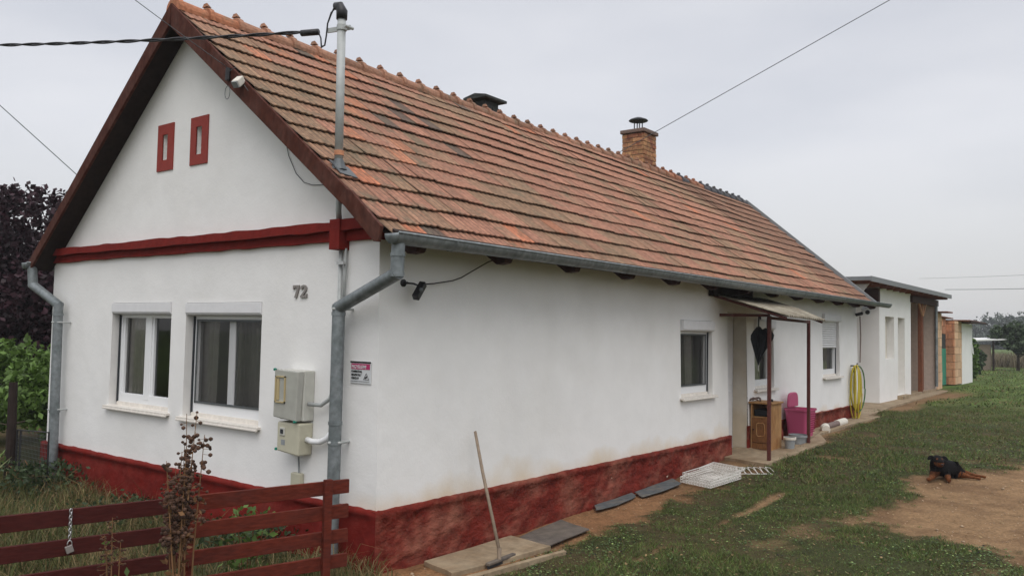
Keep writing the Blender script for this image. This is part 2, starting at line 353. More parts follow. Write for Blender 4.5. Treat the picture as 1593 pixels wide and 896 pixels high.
def blades(P, h, wd, lean, Ccol, seg=1):
    """P (n,3) roots; h, wd, lean arrays; returns verts, tris, cols"""
    n = len(P); a = RNG.uniform(0, 2*np.pi, n); d = np.stack([np.cos(a), np.sin(a), 0*a], 1); b = RNG.uniform(0, 2*np.pi, n); ld = np.stack([np.cos(b), np.sin(b), 0*b], 1)
    w_ = d*wd[:, None]/2
    tip = P+ld*(lean*h)[:, None]; tip[:, 2] += h*np.sqrt(np.clip(1-lean**2*.6, .1, 1))
    if seg == 1:
        V = np.stack([P-w_, P+w_, tip], 1).reshape(-1, 3); F = np.arange(3*n).reshape(-1, 3); C = np.repeat(Ccol, 3, 0)
    else:
        mid = P+ld*(lean*h*.35)[:, None]; mid[:, 2] += h*.62
        V = np.stack([P-w_, P+w_, mid-w_*.8, mid+w_*.8, tip], 1).reshape(-1, 3); k = np.arange(n)[:, None]*5
        F = np.concatenate([k+[0, 1, 3], k+[0, 3, 2], k+[2, 3, 4]]); C = np.repeat(Ccol, 5, 0)
    return V, F, C
camp = np.array([4.3079, -4.084]); fdir = np.array([f.x, f.y])/math.hypot(f.x, f.y); rdir = np.array([fdir[1], -fdir[0]])
def wedge(n, d0, d1, pw=1.):
    dd = (d0**pw+(d1**pw-d0**pw)*RNG.random(n))**(1/pw); t = RNG.uniform(-.70, .70, n)
    p = camp+dd[:, None]*(fdir+t[:, None]*rdir); return p[:, 0], p[:, 1]
# lawn
Vs, Fs, Cs = [], [], []; base = 0
for (n, d0, d1, hh, ww) in ((420000, 3.6, 9., .032, .006), (280000, 9, 18, .042, .011), (130000, 18, 50, .06, .035)):
    x, y = wedge(n, d0, d1, 1.4 if d0 < 4 else 1.2)
    ok = ((x > .16) & ~((x < .25) & (y < -.1)) & (x < 30)) | ((y > 13) & (x > -.35)) | (y > 29.5)
    dm = dirt(x, y); dens = fbm(x, y, 2.6, 21)
    keep = ok & (RNG.random(n) > dm*1.02+.02) & (RNG.random(n) < .45+1.2*sstep(.3, .55, dens)) & (RNG.random(n) < .35+1.4*sstep(.3, .55, fbm(x, y, 10., 203))) & ~((x < .95) & (y > 5.9) & (y < 8.3) & (x < .5))
    x, y, dm, dens = x[keep], y[keep], dm[keep], dens[keep]; k = len(x)
    z = gzf(x, y); hv = hh*(.5+RNG.random(k)*.9)*(.55+.9*sstep(.35, .7, dens))*(1-.5*dm)
    g = np.array([.125, .190, .042]); g_ = np.array([.050, .070, .022]); dr = np.array([.17, .12, .06]); yg = np.array([.135, .150, .045])
    m1 = RNG.random(k)[:, None]; patchd = sstep(.45, .65, fbm(x, y, .9, 90))[:, None]
    c = g*m1+g_*(1-m1); isd = (RNG.random(k)[:, None] < .16+.25*patchd); c = np.where(isd, dr*(.6+.6*m1), c); isy = (RNG.random(k)[:, None] < .14); c = np.where(isy, yg, c)
    c = c*(.55+.9*fbm(x, y, 9., 201))[:, None]*RNG.uniform(.7, 1.35, (k, 1))
    V, F, C = blades(np.stack([x, y, z-.003], 1), hv, ww*(.6+.8*RNG.random(k)), RNG.uniform(.4, 1.25, k), c)
    Vs.append(V); Fs.append(F+base); Cs.append(C); base += len(V)
lawn = link('lawn_grass', np_mesh('lawn_grass', np.concatenate(Vs), np.concatenate(Fs), np.concatenate(Cs)), M['grass'])
tag(lawn, 'short patchy green lawn grass along the side of the house', 'grass', kind='stuff')
# small broad-leaved lawn weeds
n = 210000; x, y = wedge(n, 3.8, 17, 1.25); dm = dirt(x, y); cl = fbm(x, y, 1.7, 121); cf = fbm(x, y, 8., 123)
k_ = (x > .35) & (RNG.random(n) > dm*1.3+.03) & (RNG.random(n) < .12+1.2*sstep(.45, .62, cl*.55+cf*.45)); x, y = x[k_], y[k_]; n = len(x)
z = gzf(x, y)+RNG.uniform(.003, .028, n); a = RNG.uniform(0, 6.28, n); s_ = RNG.uniform(.004, .013, n)
dx = np.stack([np.cos(a), np.sin(a), RNG.uniform(-.3, .3, n)], 1)*s_[:, None]; dy = np.stack([-np.sin(a), np.cos(a), RNG.uniform(-.3, .3, n)], 1)*s_[:, None]*.7; P = np.stack([x, y, z], 1)
V = np.stack([P-dx, P+dy, P+dx, P-dy], 1).reshape(-1, 3); Cw = np.repeat((np.array([.085, .150, .045])*(RNG.random((n, 1)) < .75)+np.array([.14, .16, .05])*(RNG.random((n, 1)) < .25)+.012)*RNG.uniform(.45, 1.35, (n, 1)), 4, 0)
tag(link('lawn_weeds', np_mesh('lawn_weeds', V, np.arange(4*n).reshape(-1, 4), Cw), M['grass']), 'tiny broad leaved weeds mixed through the lawn', 'weeds', kind='stuff')
# front yard long grass
n = 60000; x = RNG.uniform(-6.2, .32, n); y = RNG.uniform(-2.9, -.07, n); 
dens = fbm(x, y, 1.3, 61); k_ = (RNG.random(n) < .2+1.2*sstep(.3, .6, dens)) & ~((x > -.35) & (y < -.6) & (RNG.random(n) < .6)); x, y, dens = x[k_], y[k_], dens[k_]; n = len(x)
h = (.05+.20*RNG.random(n)**2.0*(.5+dens)); tall = RNG.random(n) < .03; h[tall] *= 1.9
m1 = RNG.random(n)[:, None]; c = np.array([.115, .125, .036])*m1+np.array([.06, .075, .026])*(1-m1); isd = RNG.random(n)[:, None] < .30+.25*sstep(.4, .6, fbm(x, y, .8, 99))[:, None]
c = np.where(isd, np.array([.26, .19, .09])*(.5+.7*m1), c)
V, F, C = blades(np.stack([x, y, gzf(x, y)-.005], 1), h, RNG.uniform(.003, .008, n), RNG.uniform(.2, 1.2, n), c, seg=2)
tag(link('yard_grass', np_mesh('yard_grass', V, F, C), M['grass']), 'long half dry grass between the red gate and the front wall', 'grass', kind='stuff')
# pebbles on bare soil
n = 9000; x, y = wedge(n, 4, 13, 1.2); dm = dirt(x, y); k_ = (dm > .45) & (x > .06); x, y = x[k_], y[k_]; n = len(x); s_ = RNG.uniform(.0025, .009, n)*np.where(RNG.random(n) < .06, 2.2, 1)
O = np.array([(1, 0, 0), (0, 1, 0), (-1, 0, 0), (0, -1, 0), (0, 0, .7), (0, 0, -.7)], float); V = (O[None]*s_[:, None, None]*RNG.uniform(.6, 1.3, (n, 6, 1)))+np.stack([x, y, gzf(x, y)+s_*.25], 1)[:, None]
Fo = np.array([(0, 1, 4), (1, 2, 4), (2, 3, 4), (3, 0, 4), (1, 0, 5), (2, 1, 5), (3, 2, 5), (0, 3, 5)])
tag(link('pebbles', np_mesh('pebbles', V.reshape(-1, 3), (Fo[None]+np.arange(n)[:, None, None]*6).reshape(-1, 3)), M['stone']), 'small stones scattered over the bare sandy soil', 'pebbles', kind='stuff')

n = 2600; x, y = wedge(n, 4, 14, 1.2); k_ = x > .12; x, y = x[k_], y[k_]; n = len(x); a = RNG.uniform(0, 6.28, n); s_ = RNG.uniform(.008, .02, n)
dx = np.stack([np.cos(a), np.sin(a), RNG.uniform(-.4, .4, n)], 1)*s_[:, None]; dy = np.stack([-np.sin(a), np.cos(a), RNG.uniform(-.4, .4, n)], 1)*s_[:, None]*.6; P = np.stack([x, y, gzf(x, y)+.016], 1)
V = np.stack([P-dx, P+dy, P+dx, P-dy], 1).reshape(-1, 3); Cw = np.repeat(np.array([.24, .165, .08])*RNG.uniform(.4, 1.5, (n, 1)), 4, 0)
tag(link('fallen_leaves', np_mesh('fallen_leaves', V, np.arange(4*n).reshape(-1, 4), Cw), M['grass']), 'small dry fallen leaves scattered on lawn and soil', 'leaves', kind='stuff')

# ---------------------------------------------------------------- house
W = 5.10; LN = 11.96; RX = -2.55; RZ = 4.53; SL = .782; SLL = .835
def roofz(x): return RZ-SL*(x-RX) if x > RX else RZ-SLL*(RX-x)
house = thing('village_house', 'long white single storey house with red plinth and a weathered clay tile gable roof', 'house', (0, 0, 0))
def lean(v): return [((p[0]-.0215*max(0, p[2]-.43)) if abs(p[0]) < .3 else p[0], p[1], p[2]) for p in v]

def wall_face(P, ubreaks, top, holes, z0=-.3, depth=.09, mi=0, rmi=1):
    """P(u,w,z)->point, w = depth into wall. holes: (u0,u1,z0,z1)"""
    mb = MB(); us = sorted(set([round(a, 4) for a in ubreaks]+[round(h[0], 4) for h in holes]+[round(h[1], 4) for h in holes]))
    for a, b in zip(us[:-1], us[1:]):
        m_ = (a+b)/2; hs = sorted([(h[2], h[3]) for h in holes if h[0] < m_ < h[1]]); z = z0
        mb.quad(P(a, 0, z), P(b, 0, z), P(b, 0, .43), P(a, 0, .43), mi) if z0 < .43 and min([h[0] for h in hs]+[9]) > .43 else None
        if z0 < .43 and min([h[0] for h in hs]+[9]) > .43: z = .43
        for h in hs:
            mb.quad(P(a, 0, z), P(b, 0, z), P(b, 0, h[0]), P(a, 0, h[0]), mi); z = h[1]
        mb.quad(P(a, 0, z), P(b, 0, z), P(b, 0, top(b)), P(a, 0, top(a)), mi)
    for (a, b, c, d) in [h[:4] for h in holes]:
        dp = depth
        mb.quad(P(a, 0, c), P(a, dp, c), P(a, dp, d), P(a, 0, d), rmi); mb.quad(P(b, 0, c), P(b, 0, d), P(b, dp, d), P(b, dp, c), rmi)
        mb.quad(P(a, 0, c), P(b, 0, c), P(b, dp, c), P(a, dp, c), rmi); mb.quad(P(a, 0, d), P(a, dp, d), P(b, dp, d), P(b, 0, d), rmi)
    return mb
FW = [(-3.80, -2.73, .905, 1.90), (-2.49, -1.385, .895, 1.895)]
VH = [(-2.99, -2.90, 3.22, 3.46), (-2.43, -2.34, 3.21, 3.46)]
Pf = lambda u_, w_, z_: (u_, w_, z_)
mb = wall_face(Pf, [-W, RX, 0], lambda x: roofz(x)-.03, FW+VH)
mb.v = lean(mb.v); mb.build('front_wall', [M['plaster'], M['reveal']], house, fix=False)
SW = [(4.73, 5.60, .97, 1.87), (6.97, 7.70, .97, 1.92), (9.93, 10.86, 1.04, 2.09)]
Ps = lambda u_, w_, z_: (-w_, u_, z_)
mb = wall_face(Ps, [0, 6.07], lambda y: 2.50, [SW[0]]); m2 = wall_face(Ps, [6.70, LN], lambda y: 2.50, SW[1:])
mb.add(m2.v, m2.f, 0); mb.mi = mb.mi[:len(mb.mi)-len(m2.f)]+m2.mi
mb.quad((0, 6.07, 2.0), (0, 6.70, 2.0), (0, 6.70, 2.50), (0, 6.07, 2.50))
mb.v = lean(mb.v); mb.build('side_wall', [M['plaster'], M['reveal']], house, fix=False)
mb = MB(); dd = .215                       # entrance recess
mb.quad((-.034, 6.07, 2.0), (-dd, 6.07, 2.0), (-dd, 6.70, 2.0), (-.034, 6.70, 2.0)); mb.quad((0, 6.70, -.2), (-dd, 6.70, -.2), (-dd, 6.70, 2.0), (-.034, 6.70, 2.0)); mb.quad((0, 6.07, -.2), (-dd, 6.07, -.2), (-dd, 6.07, 2.0), (-.034, 6.07, 2.0))
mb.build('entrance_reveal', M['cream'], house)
mb = MB(); mb.box(-dd-.04, -dd-.002, 6.072, 6.698, .16, 2.0); dr = mb.build('door', M['white'], house)
mb = MB(); mb.box(-dd, -dd+.018, 6.13, 6.64, .26, .95); mb.box(-dd, -dd+.018, 6.13, 6.64, 1.03, 1.92); mb.build('panel', M['shutter'], dr, bevel=.006)
mb = MB(); mb.tube([(-dd, 6.15, 1.08), (-dd+.05, 6.15, 1.08), (-dd+.05, 6.27, 1.08)], .009, 8); mb.build('handle', M['steel'], dr)
mb = MB()
mb.add([(-W, 0, -.3), (-W, LN, -.3), (-W, LN, 2.42), (-W, 0, 2.42)], [(0, 1, 2, 3)])
mb.add([(-W, LN, -.3), (0, LN, -.3), (-.045, LN, roofz(0)-.05), (RX, LN, RZ-.05), (-W, LN, roofz(-W)-.05)], [(0, 1, 2, 3, 4)])
mb.build('back_wall', M['plaster'], house, fix=False)
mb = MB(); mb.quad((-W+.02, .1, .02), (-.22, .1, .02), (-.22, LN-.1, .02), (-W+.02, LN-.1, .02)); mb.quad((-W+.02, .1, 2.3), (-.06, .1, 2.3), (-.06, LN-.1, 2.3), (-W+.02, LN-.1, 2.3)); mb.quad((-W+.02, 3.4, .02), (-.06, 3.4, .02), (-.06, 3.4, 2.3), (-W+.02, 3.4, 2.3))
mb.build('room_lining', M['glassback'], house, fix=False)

# plinth: rough rendered grid, lip on top
def plinth_run(mb, P, u0_, u1_, top, prot, rough, seed, zb=-.25, lip=.045):
    nu = int(abs(u1_-u0_)/.045)+1; prof = [(zb, 1), (0, 1)]+[(top*.15*i, 1) for i in range(1, 6)]+[(top-lip-.01, 1), (top-lip, 0), (top-.006, 0), (top, -1)]
    base = len(mb.v); nn = len(prof)
    for i in range(nu+1):
        uu = u0_+(u1_-u0_)*i/nu
        for (z, k) in prof:
            nz = float(fbm(uu, z*1.6, 5., seed)-.5)*2; n2 = float(fbm(uu, z*2.0, 17., seed+5)-.5)*2; en = min(1, i/3, (nu-i)/3)
            if k == 1: o = prot-.012+rough*(nz*.8+n2*.5)
            elif k == 0: o = prot+.004+rough*.25*n2
            else: o = -.02
            zz = z+(.006*n2 if k != 1 else 0)+(.008*nz if k < 1 else 0)
            mb.v.append(P(uu, -(o*en+prot*(1-en)) if k >= 0 else .02, zz))
    for i in range(nu):
        for j in range(nn-1):
            a = base+i*nn+j; mb.f.append((a, a+nn, a+nn+1, a+1)); mb.mi.append(0)
mb = MB()
plinth_run(mb, Pf, -W-.05, .03, .435, .032, .009, 5)
mb.build('plinth', M['plinthfront'], house, fix=False, smooth=True)
mb = MB()
plinth_run(mb, Ps, -.035, 6.09, .432, .03, .026, 15)
mb.quad((.035, 6.088, -.2), (-.21, 6.088, -.2), (-.21, 6.088, .432), (.035, 6.088, .432))
plinth_run(mb, Ps, 6.685, LN+.02, .50, .018, .004, 25, lip=.02)
mb.quad((.018, 6.686, -.2), (-.012, 6.686, -.2), (-.012, 6.686, .50), (.018, 6.686, .50))
mb.quad((-W-.05, -.04, -.2), (-W-.05, LN, -.2), (-W-.05, LN, .43), (-W-.05, -.04, .43)); mb.quad((-W-.05, -.04, .43), (-W-.05, LN, .43), (-W, LN, .435), (-W, -.0, .435))
mb.build('plinth', M['plinth'], house, fix=False, smooth=True)

# cornice of two steps with wavy hand-made edge
mb = MB()
def wavy(mb, x0, x1, z0, z1, y, seed, dy=.10):
    n = int((x1-x0)/.08)+1; b = len(mb.v)
    for i in range(n+1):
        xx = x0+(x1-x0)*i/n; a = float(noise(xx, 0, 6, seed)-.5)*.014; c = float(noise(xx, 3, 5, seed)-.5)*.012
        mb.v += [(xx, dy, z0+c), (xx, y, z0+c), (xx, y, z1+a), (xx, dy, z1+a+.01)]
    for i in range(n):
        for j in range(4): mb.f.append((b+i*4+j, b+i*4+(j+1) % 4, b+(i+1)*4+(j+1) % 4, b+(i+1)*4+j)); mb.mi.append(0)
    mb.f += [(b, b+1, b+2, b+3), (b+n*4, b+n*4+3, b+n*4+2, b+n*4+1)]; mb.mi += [0, 0]
wavy(mb, -W-.04, -.47, 2.405, 2.475, -.085, 1); wavy(mb, -W, -.47, 2.335, 2.41, -.035, 2)
wavy(mb, -.36, -.035, 2.41, 2.485, -.085, 3); wavy(mb, -.36, -.035, 2.335, 2.415, -.035, 4)
mb.box(-.47, -.36, -.10, .02, 2.27, 2.49)
mb.build('cornice', M['redpaint'], house)
mb = MB()
for (a, b, c, d) in ((-3.075, -2.80, 3.12, 3.557), (-2.52, -2.245, 3.12, 3.55)): pass
for i, ((a, b, c, d), hh) in enumerate(zip(((-3.072, -2.803, 3.12, 3.557), (-2.518, -2.245, 3.12, 3.55)), VH)):
    q = MB(); y0 = -.012
    for (p0, p1, q0, q1) in ((a, hh[0], c, d), (hh[1], b, c, d), (hh[0], hh[1], c, hh[2]), (hh[0], hh[1], hh[3], d)): q.box(p0, p1, y0, .004, q0, q1)
    v_ = q.build('vent', M['ventred'], house)
    q = MB(); nn = 9
    for k in range(nn):
        z0 = hh[2]+(hh[3]-hh[2])*k/nn; dpt = .05+.012*math.sin(k*2.1+i); q.box(hh[0]+.001, hh[1]-.001, dpt, .085, z0+.001, z0+(hh[3]-hh[2])/nn-.001)
    q.build('grille', M['reveal'], v_)

# roof tiles
ca = 1/math.sqrt(1+SL*SL); sa = SL*ca
def tilepoint(y, s, h, side=1):
    if side > 0: x = RX+s*ca+h*sa; z = RZ-s*sa+h*ca
    else:
        c2 = 1/math.sqrt(1+SLL*SLL); s2 = SLL*c2; x = RX-s*c2-h*s2; z = RZ-s*s2+h*c2
    return x, y, z
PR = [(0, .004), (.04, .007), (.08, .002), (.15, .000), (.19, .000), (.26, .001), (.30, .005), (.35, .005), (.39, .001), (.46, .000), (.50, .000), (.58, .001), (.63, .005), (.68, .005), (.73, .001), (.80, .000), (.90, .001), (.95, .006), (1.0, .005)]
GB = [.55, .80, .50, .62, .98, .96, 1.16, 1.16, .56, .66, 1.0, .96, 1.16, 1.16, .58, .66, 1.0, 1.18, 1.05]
def yend(s): return 12.85-(12.85-11.80)*(s/3.66)
def tiles(side, S, ncol, tw=.2, ex=.262):
    V = []; F = []; C = []; nc = int(math.ceil(S/ex)); rnd = random.Random(3+side)
    for j in range(ncol):
        cg0 = [rnd.uniform(.86, 1.12) for _ in PR]
        for k in range(nc):
            cg = [g_*rnd.uniform(.90, 1.10) for g_ in cg0]
            y0 = -.205+j*tw; sl = S-k*ex; su = max(-.0, sl-ex-.05)
            if y0 > yend(sl)-.02 and y0 > yend(su)-.02: continue
            sl += rnd.uniform(-.010, .010); jy = rnd.uniform(-.004, .004); jh = rnd.uniform(-.0025, .004); tw_ = rnd.uniform(-.003, .003)
            wav = .014*(float(noise(y0, sl, 1.1, 7))-.5)*2
            nw = y0 > 8.6+2.3*(sl/3.66)
            rr = rnd.random(); b = rnd.uniform(.78, 1.18)
            pn = float(fbm(y0, sl*1.2, .9, 44))
            b = rnd.uniform(.84, 1.12)
            b = rnd.uniform(.88, 1.10)
            p2 = float(fbm(y0*1.3, sl*2.2, 1.6, 144))
            if nw: c = (.25*b, .132*b, .085*b)
            elif rr < .010 or (1.0 < y0 < 2.0 and .9 < sl < 1.9 and rr < .25): c = (.13, .090, .068)
            elif rr < .05 or (y0 < 1.6 and rr < .16): c = (.46*b, .175*b, .095*b)
            else: c = (.355*b, .172*b, .112*b)
            k2 = min(.75, max(0, (.30*pn+.70*p2-.47)*5+rnd.uniform(-.3, .3))); c = tuple(q_*(1-k2)+m_*b*k2 for q_, m_ in zip(c, (.26, .175, .105))) if not nw else c
            base = len(V)
            for ti, (t, h) in enumerate(PR):
                for (s_, hb) in ((sl, .031), (su, .006)):
                    yy = min(y0+t*tw*1.02+jy, yend(s_)); hh_ = hb+h+wav+(jh+tw_*(t-.5) if s_ == sl else 0)
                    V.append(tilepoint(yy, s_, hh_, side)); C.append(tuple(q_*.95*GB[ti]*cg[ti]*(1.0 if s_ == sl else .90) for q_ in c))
            n = len(PR)
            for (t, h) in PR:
                yy = min(y0+t*tw*1.02+jy, yend(sl)); V.append(tilepoint(yy, sl+.002, (.031+h+wav-.012)+jh+tw_*(t-.5), side)); C.append(tuple(q*.38 for q in c))  # front lip colour darkened, painting in the shadow line under each course
            for i in range(n-1):
                a = base+2*i; F.append((a, a+2, a+3, a+1) if side > 0 else (a, a+1, a+3, a+2))
                q = base+2*n+i; F.append((base+2*i, q, q+1, base+2*i+2))
    mb = MB(); mb.v = V; mb.f = F; mb.mi = [0]*len(F); mb.c = C; return mb
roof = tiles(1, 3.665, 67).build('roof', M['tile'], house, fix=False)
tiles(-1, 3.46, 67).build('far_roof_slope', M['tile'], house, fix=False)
mb = MB()      # boarding under the tiles
for (S, sd_) in ((3.60, 1), (3.40, -1)):
    p = [tilepoint(-.17, .0, -.008, sd_), tilepoint(-.17, S, -.008, sd_), tilepoint(yend(S)-.05, S, -.008, sd_), tilepoint(yend(0)-.05, .0, -.008, sd_)]
    mb.prism(p, (0, 0, -.035))
mb.build('sheathing', M['darkwood'], roof)
mb = MB(); a = Vector(tilepoint(yend(0)+.01, 0, .02)); b = Vector(tilepoint(yend(3.66)+.01, 3.66, .03)); mb.beam(a, b, .05, .09, (.6, 0, .8)); mb.build('verge_flashing', M['fascia'], roof)
# ridge tiles
mb = MB(); C = []
y = -.21; k = 0; rnd = random.Random(5)
while y < 12.8:
    b = rnd.uniform(.8, 1.15); c = (.32*b, .165*b, .105*b) if y < 9.0 else ((.085*b, .085*b, .095*b) if rnd.random() < .85 else (.33*b, .14*b, .08*b))
    if y < .2: c = (.42, .17, .09)
    zo = RZ+.012+.012*math.sin(y*.9); ln = .325; n = 10; base = len(mb.v); st = [(0, .112), (.02, .116), (.045, .116), (.058, .100), (ln, .088)]
    for (t, rr_) in st:
        for i in range(n+1):
            an = math.pi*(-.08+1.16*i/n); mb.v.append((RX+rr_*math.cos(an), y+t, zo-.045+rr_*math.sin(an)*.95)); mb.c.append(c)
    for q in range(len(st)-1):
        for i in range(n): mb.f.append((base+q*(n+1)+i, base+q*(n+1)+i+1, base+(q+1)*(n+1)+i+1, base+(q+1)*(n+1)+i)); mb.mi.append(0)
    mb.f.append(tuple(base+i for i in range(n+1))); mb.mi.append(0)
    bb = len(mb.v); x0 = RX; pts = [(x0-.04, y-.002, zo+.07), (x0+.04, y-.002, zo+.07), (x0+.026, y+.004, zo+.105), (x0-.026, y+.004, zo+.105), (x0-.03, y+.05, zo+.07), (x0+.03, y+.05, zo+.07)]
    mb.v += pts; mb.c += [c]*6; mb.f += [(bb, bb+1, bb+2, bb+3), (bb+3, bb+2, bb+5, bb+4), (bb, bb+3, bb+4), (bb+1, bb+5, bb+2)]; mb.mi += [0]*4
    y += .31; k += 1
mb.build('ridge_cap', M['tile'], roof, fix=False, smooth=False)

# rake boards
mb = MB()
def ry(x, o): return roofz(x)+o
mb.prism([(RX, -.235, ry(RX, .015)), (-.10, -.235, ry(-.10, .025)), (-.19, -.235, ry(-.10, .025)-.075), (RX+.02, -.235, ry(RX, 0)-.21)], (0, .028, 0))
mb.build('rake_board', M['board'], house, bevel=.004)
mb = MB(); mb.prism([(-.13, -.245, 2.665), (-.09, -.245, 2.655), (.225, -.245, 2.385), (.20, -.245, 2.28), (.155, -.245, 2.285), (-.21, -.245, 2.60)], (0, .03, 0)); mb.build('rake_board', M['board'], house, bevel=.004)
mb = MB(); mb.prism([(RX, -.233, ry(RX, .015)), (RX, -.233, ry(RX, 0)-.17), (-5.17, -.233, 2.235), (-5.26, -.233, ry(-5.26, .012))], (0, .028, 0)); mb.build('rake_board', M['board'], house, bevel=.004)
# dark soffit behind the boards
mb = MB()
mb.prism([(RX, -.205, RZ-.06), (RX, -.205, RZ-.10), (-5.16, -.205, roofz(-5.16)-.10), (-5.2, -.205, roofz(-5.2)-.05)], (0, .205, 0))
mb.prism([(RX, -.205, RZ-.06), (RX, -.205, RZ-.10), (.05, -.205, roofz(.05)-.10), (.15, -.205, roofz(.15)-.06)], (0, .205, 0))
mb.build('soffit', M['darkwood'], house)
for i in range(13):      # rafter tails
    yy = .10+i*.99
    if yy > 12: break
    q = MB(); q.prism([(-.10, yy-.045, 2.52), (.30, yy-.045, 2.30), (.27, yy-.045, 2.235), (.18, yy-.045, 2.225), (-.10, yy-.045, 2.42)], (0, .09, 0)); q.build('rafter', M['rafter'], house, bevel=.008)
mb = MB(); mb.prism([(.28, -.19, 2.335), (.31, -.19, 2.315), (.31, 11.75, 2.315), (.28, 11.75, 2.335)], (0, 0, .035)); mb.build('eave_batten', M['darkwood'], house)
mb = MB(); mb.box(-.03, .04, 5.50, 6.75, 2.18, 2.36); mb.build('lintel_board', M['darkwood'], house)

# gutters
def gutter(mb, x, z0, z1, y0, y1, rad, seams):
    n = 12; N_ = 26; base = len(mb.v)
    for i in range(N_+1):
        t = i/N_; yy = y0+(y1-y0)*t; zz = z0+(z1-z0)*t+.008*math.sin(t*9); 
        for (rr_, dz) in ((rad, 0), (rad-.004, .001)):
            for k in range(n+1):
                an = math.pi+math.pi*k/n; mb.v.append((x+rr_*math.cos(an), yy, zz+dz+rr_*math.sin(an)*1.08))
    m_ = 2*(n+1)
    for i in range(N_):
        for h in (0, 1):
            for k in range(n):
                a = base+i*m_+h*(n+1)+k; mb.f.append((a, a+1, a+m_+1, a+m_)); mb.mi.append(0)
    for yy in (y0, y1):
        t = (yy-y0)/(y1-y0); zz = z0+(z1-z0)*t+.008*math.sin(t*9)
        poly = [(x+rad*math.cos(math.pi+math.pi*k/n), yy-.003, zz+rad*1.08*math.sin(math.pi+math.pi*k/n)) for k in range(n+1)]; mb.prism(poly, (0, .006, 0))
    mb.tube([(x+rad, y0, z0+.002), (x+rad, y1, z1+.002)], .008, 8)
    for yy in seams:
        t = (yy-y0)/(y1-y0); zz = z0+(z1-z0)*t+.008*math.sin(t*9)
        b = len(mb.v)
        for dy in (-.009, .009):
            for k in range(n+1):
                an = math.pi+math.pi*k/n; mb.v.append((x+(rad+.007)*math.cos(an), yy+dy, zz+.004+(rad+.008)*math.sin(an)*1.08))
        for k in range(n): mb.f.append((b+k, b+k+1, b+n+2+k, b+n+1+k)); mb.mi.append(0)
mb = MB(); gutter(mb, .365, 2.325, 2.335, -.275, 12.58, .066, [.30, 1.0, 1.9, 2.75, 3.7, 4.7, 5.6, 6.4, 7.0, 8.0, 8.9, 9.6, 10.4, 11.1, 11.8, 12.2]); gut = mb.build('gutter', M['galv'], house, fix=False, smooth=True)
for yy in [.55+.93*i for i in range(13)]:
    q = MB(); q.tube([(.30, yy, 2.345), (.362, yy, 2.338), (.425, yy, 2.334)], .005, 5); q.build('bracket', M['galvlight'], gut)
mb = MB(); gutter(mb, -5.19, 2.325, 2.335, -.27, 11.9, .062, []); mb.build('gutter', M['galv'], house, fix=False, smooth=True)
def pipe(pts, rad, collars, mname='galv'):
    q = MB(); pp = [Vector(p) for p in pts]
    for a, b in zip(pp[:-1], pp[1:]):
        d = (b-a).normalized(); q.tube([a-d*rad*.45, b+d*rad*.45], rad, 16)
    for (p, d) in collars:
        p = Vector(p); d = Vector(d).normalized(); q.tube([p-d*.012, p+d*.012], rad+.005, 16)
    return q
q = pipe([(.355, -.205, 2.27), (.35, -.205, 2.065), (-.335, -.105, 1.845), (-.335, -.105, .10)], .046, [((.353, -.205, 2.19), (0, 0, 1)), ((-.335, -.105, 1.80), (0, 0, 1)), ((-.335, -.105, 1.02), (0, 0, 1)), ((-.335, -.105, .88), (0, 0, 1))])
dp = q.build('downpipe', M['galv'], house, smooth=True)
for e_ in (dp,): e_.modifiers.new('es', 'EDGE_SPLIT').split_angle = R(40)
for z in (1.835, .885):
    q = MB(); q.tube([(-.385, -.105, z), (-.335, -.158, z), (-.285, -.105, z), (-.30, 0, z)], .010, 8); q.build('pipe_clamp', M['galvlight'], dp)
q = pipe([(-5.165, -.20, 2.27), (-5.15, -.19, 2.09), (-4.74, -.10, 1.88), (-4.70, -.10, .0)], .047, [((-4.735, -.10, 1.78), (0, 0, 1)), ((-4.715, -.1, .78), (0, 0, 1))])
dp2 = q.build('downpipe', M['galv'], house, smooth=True); dp2.modifiers.new('es', 'EDGE_SPLIT').split_angle = R(40)
for z in (1.70, .80):
    q = MB(); q.tube([(-4.80, -.10, z), (-4.74, -.155, z), (-4.68, -.10, z), (-4.66, 0, z)], .009, 8); q.build('pipe_clamp', M['galvlight'], dp2)

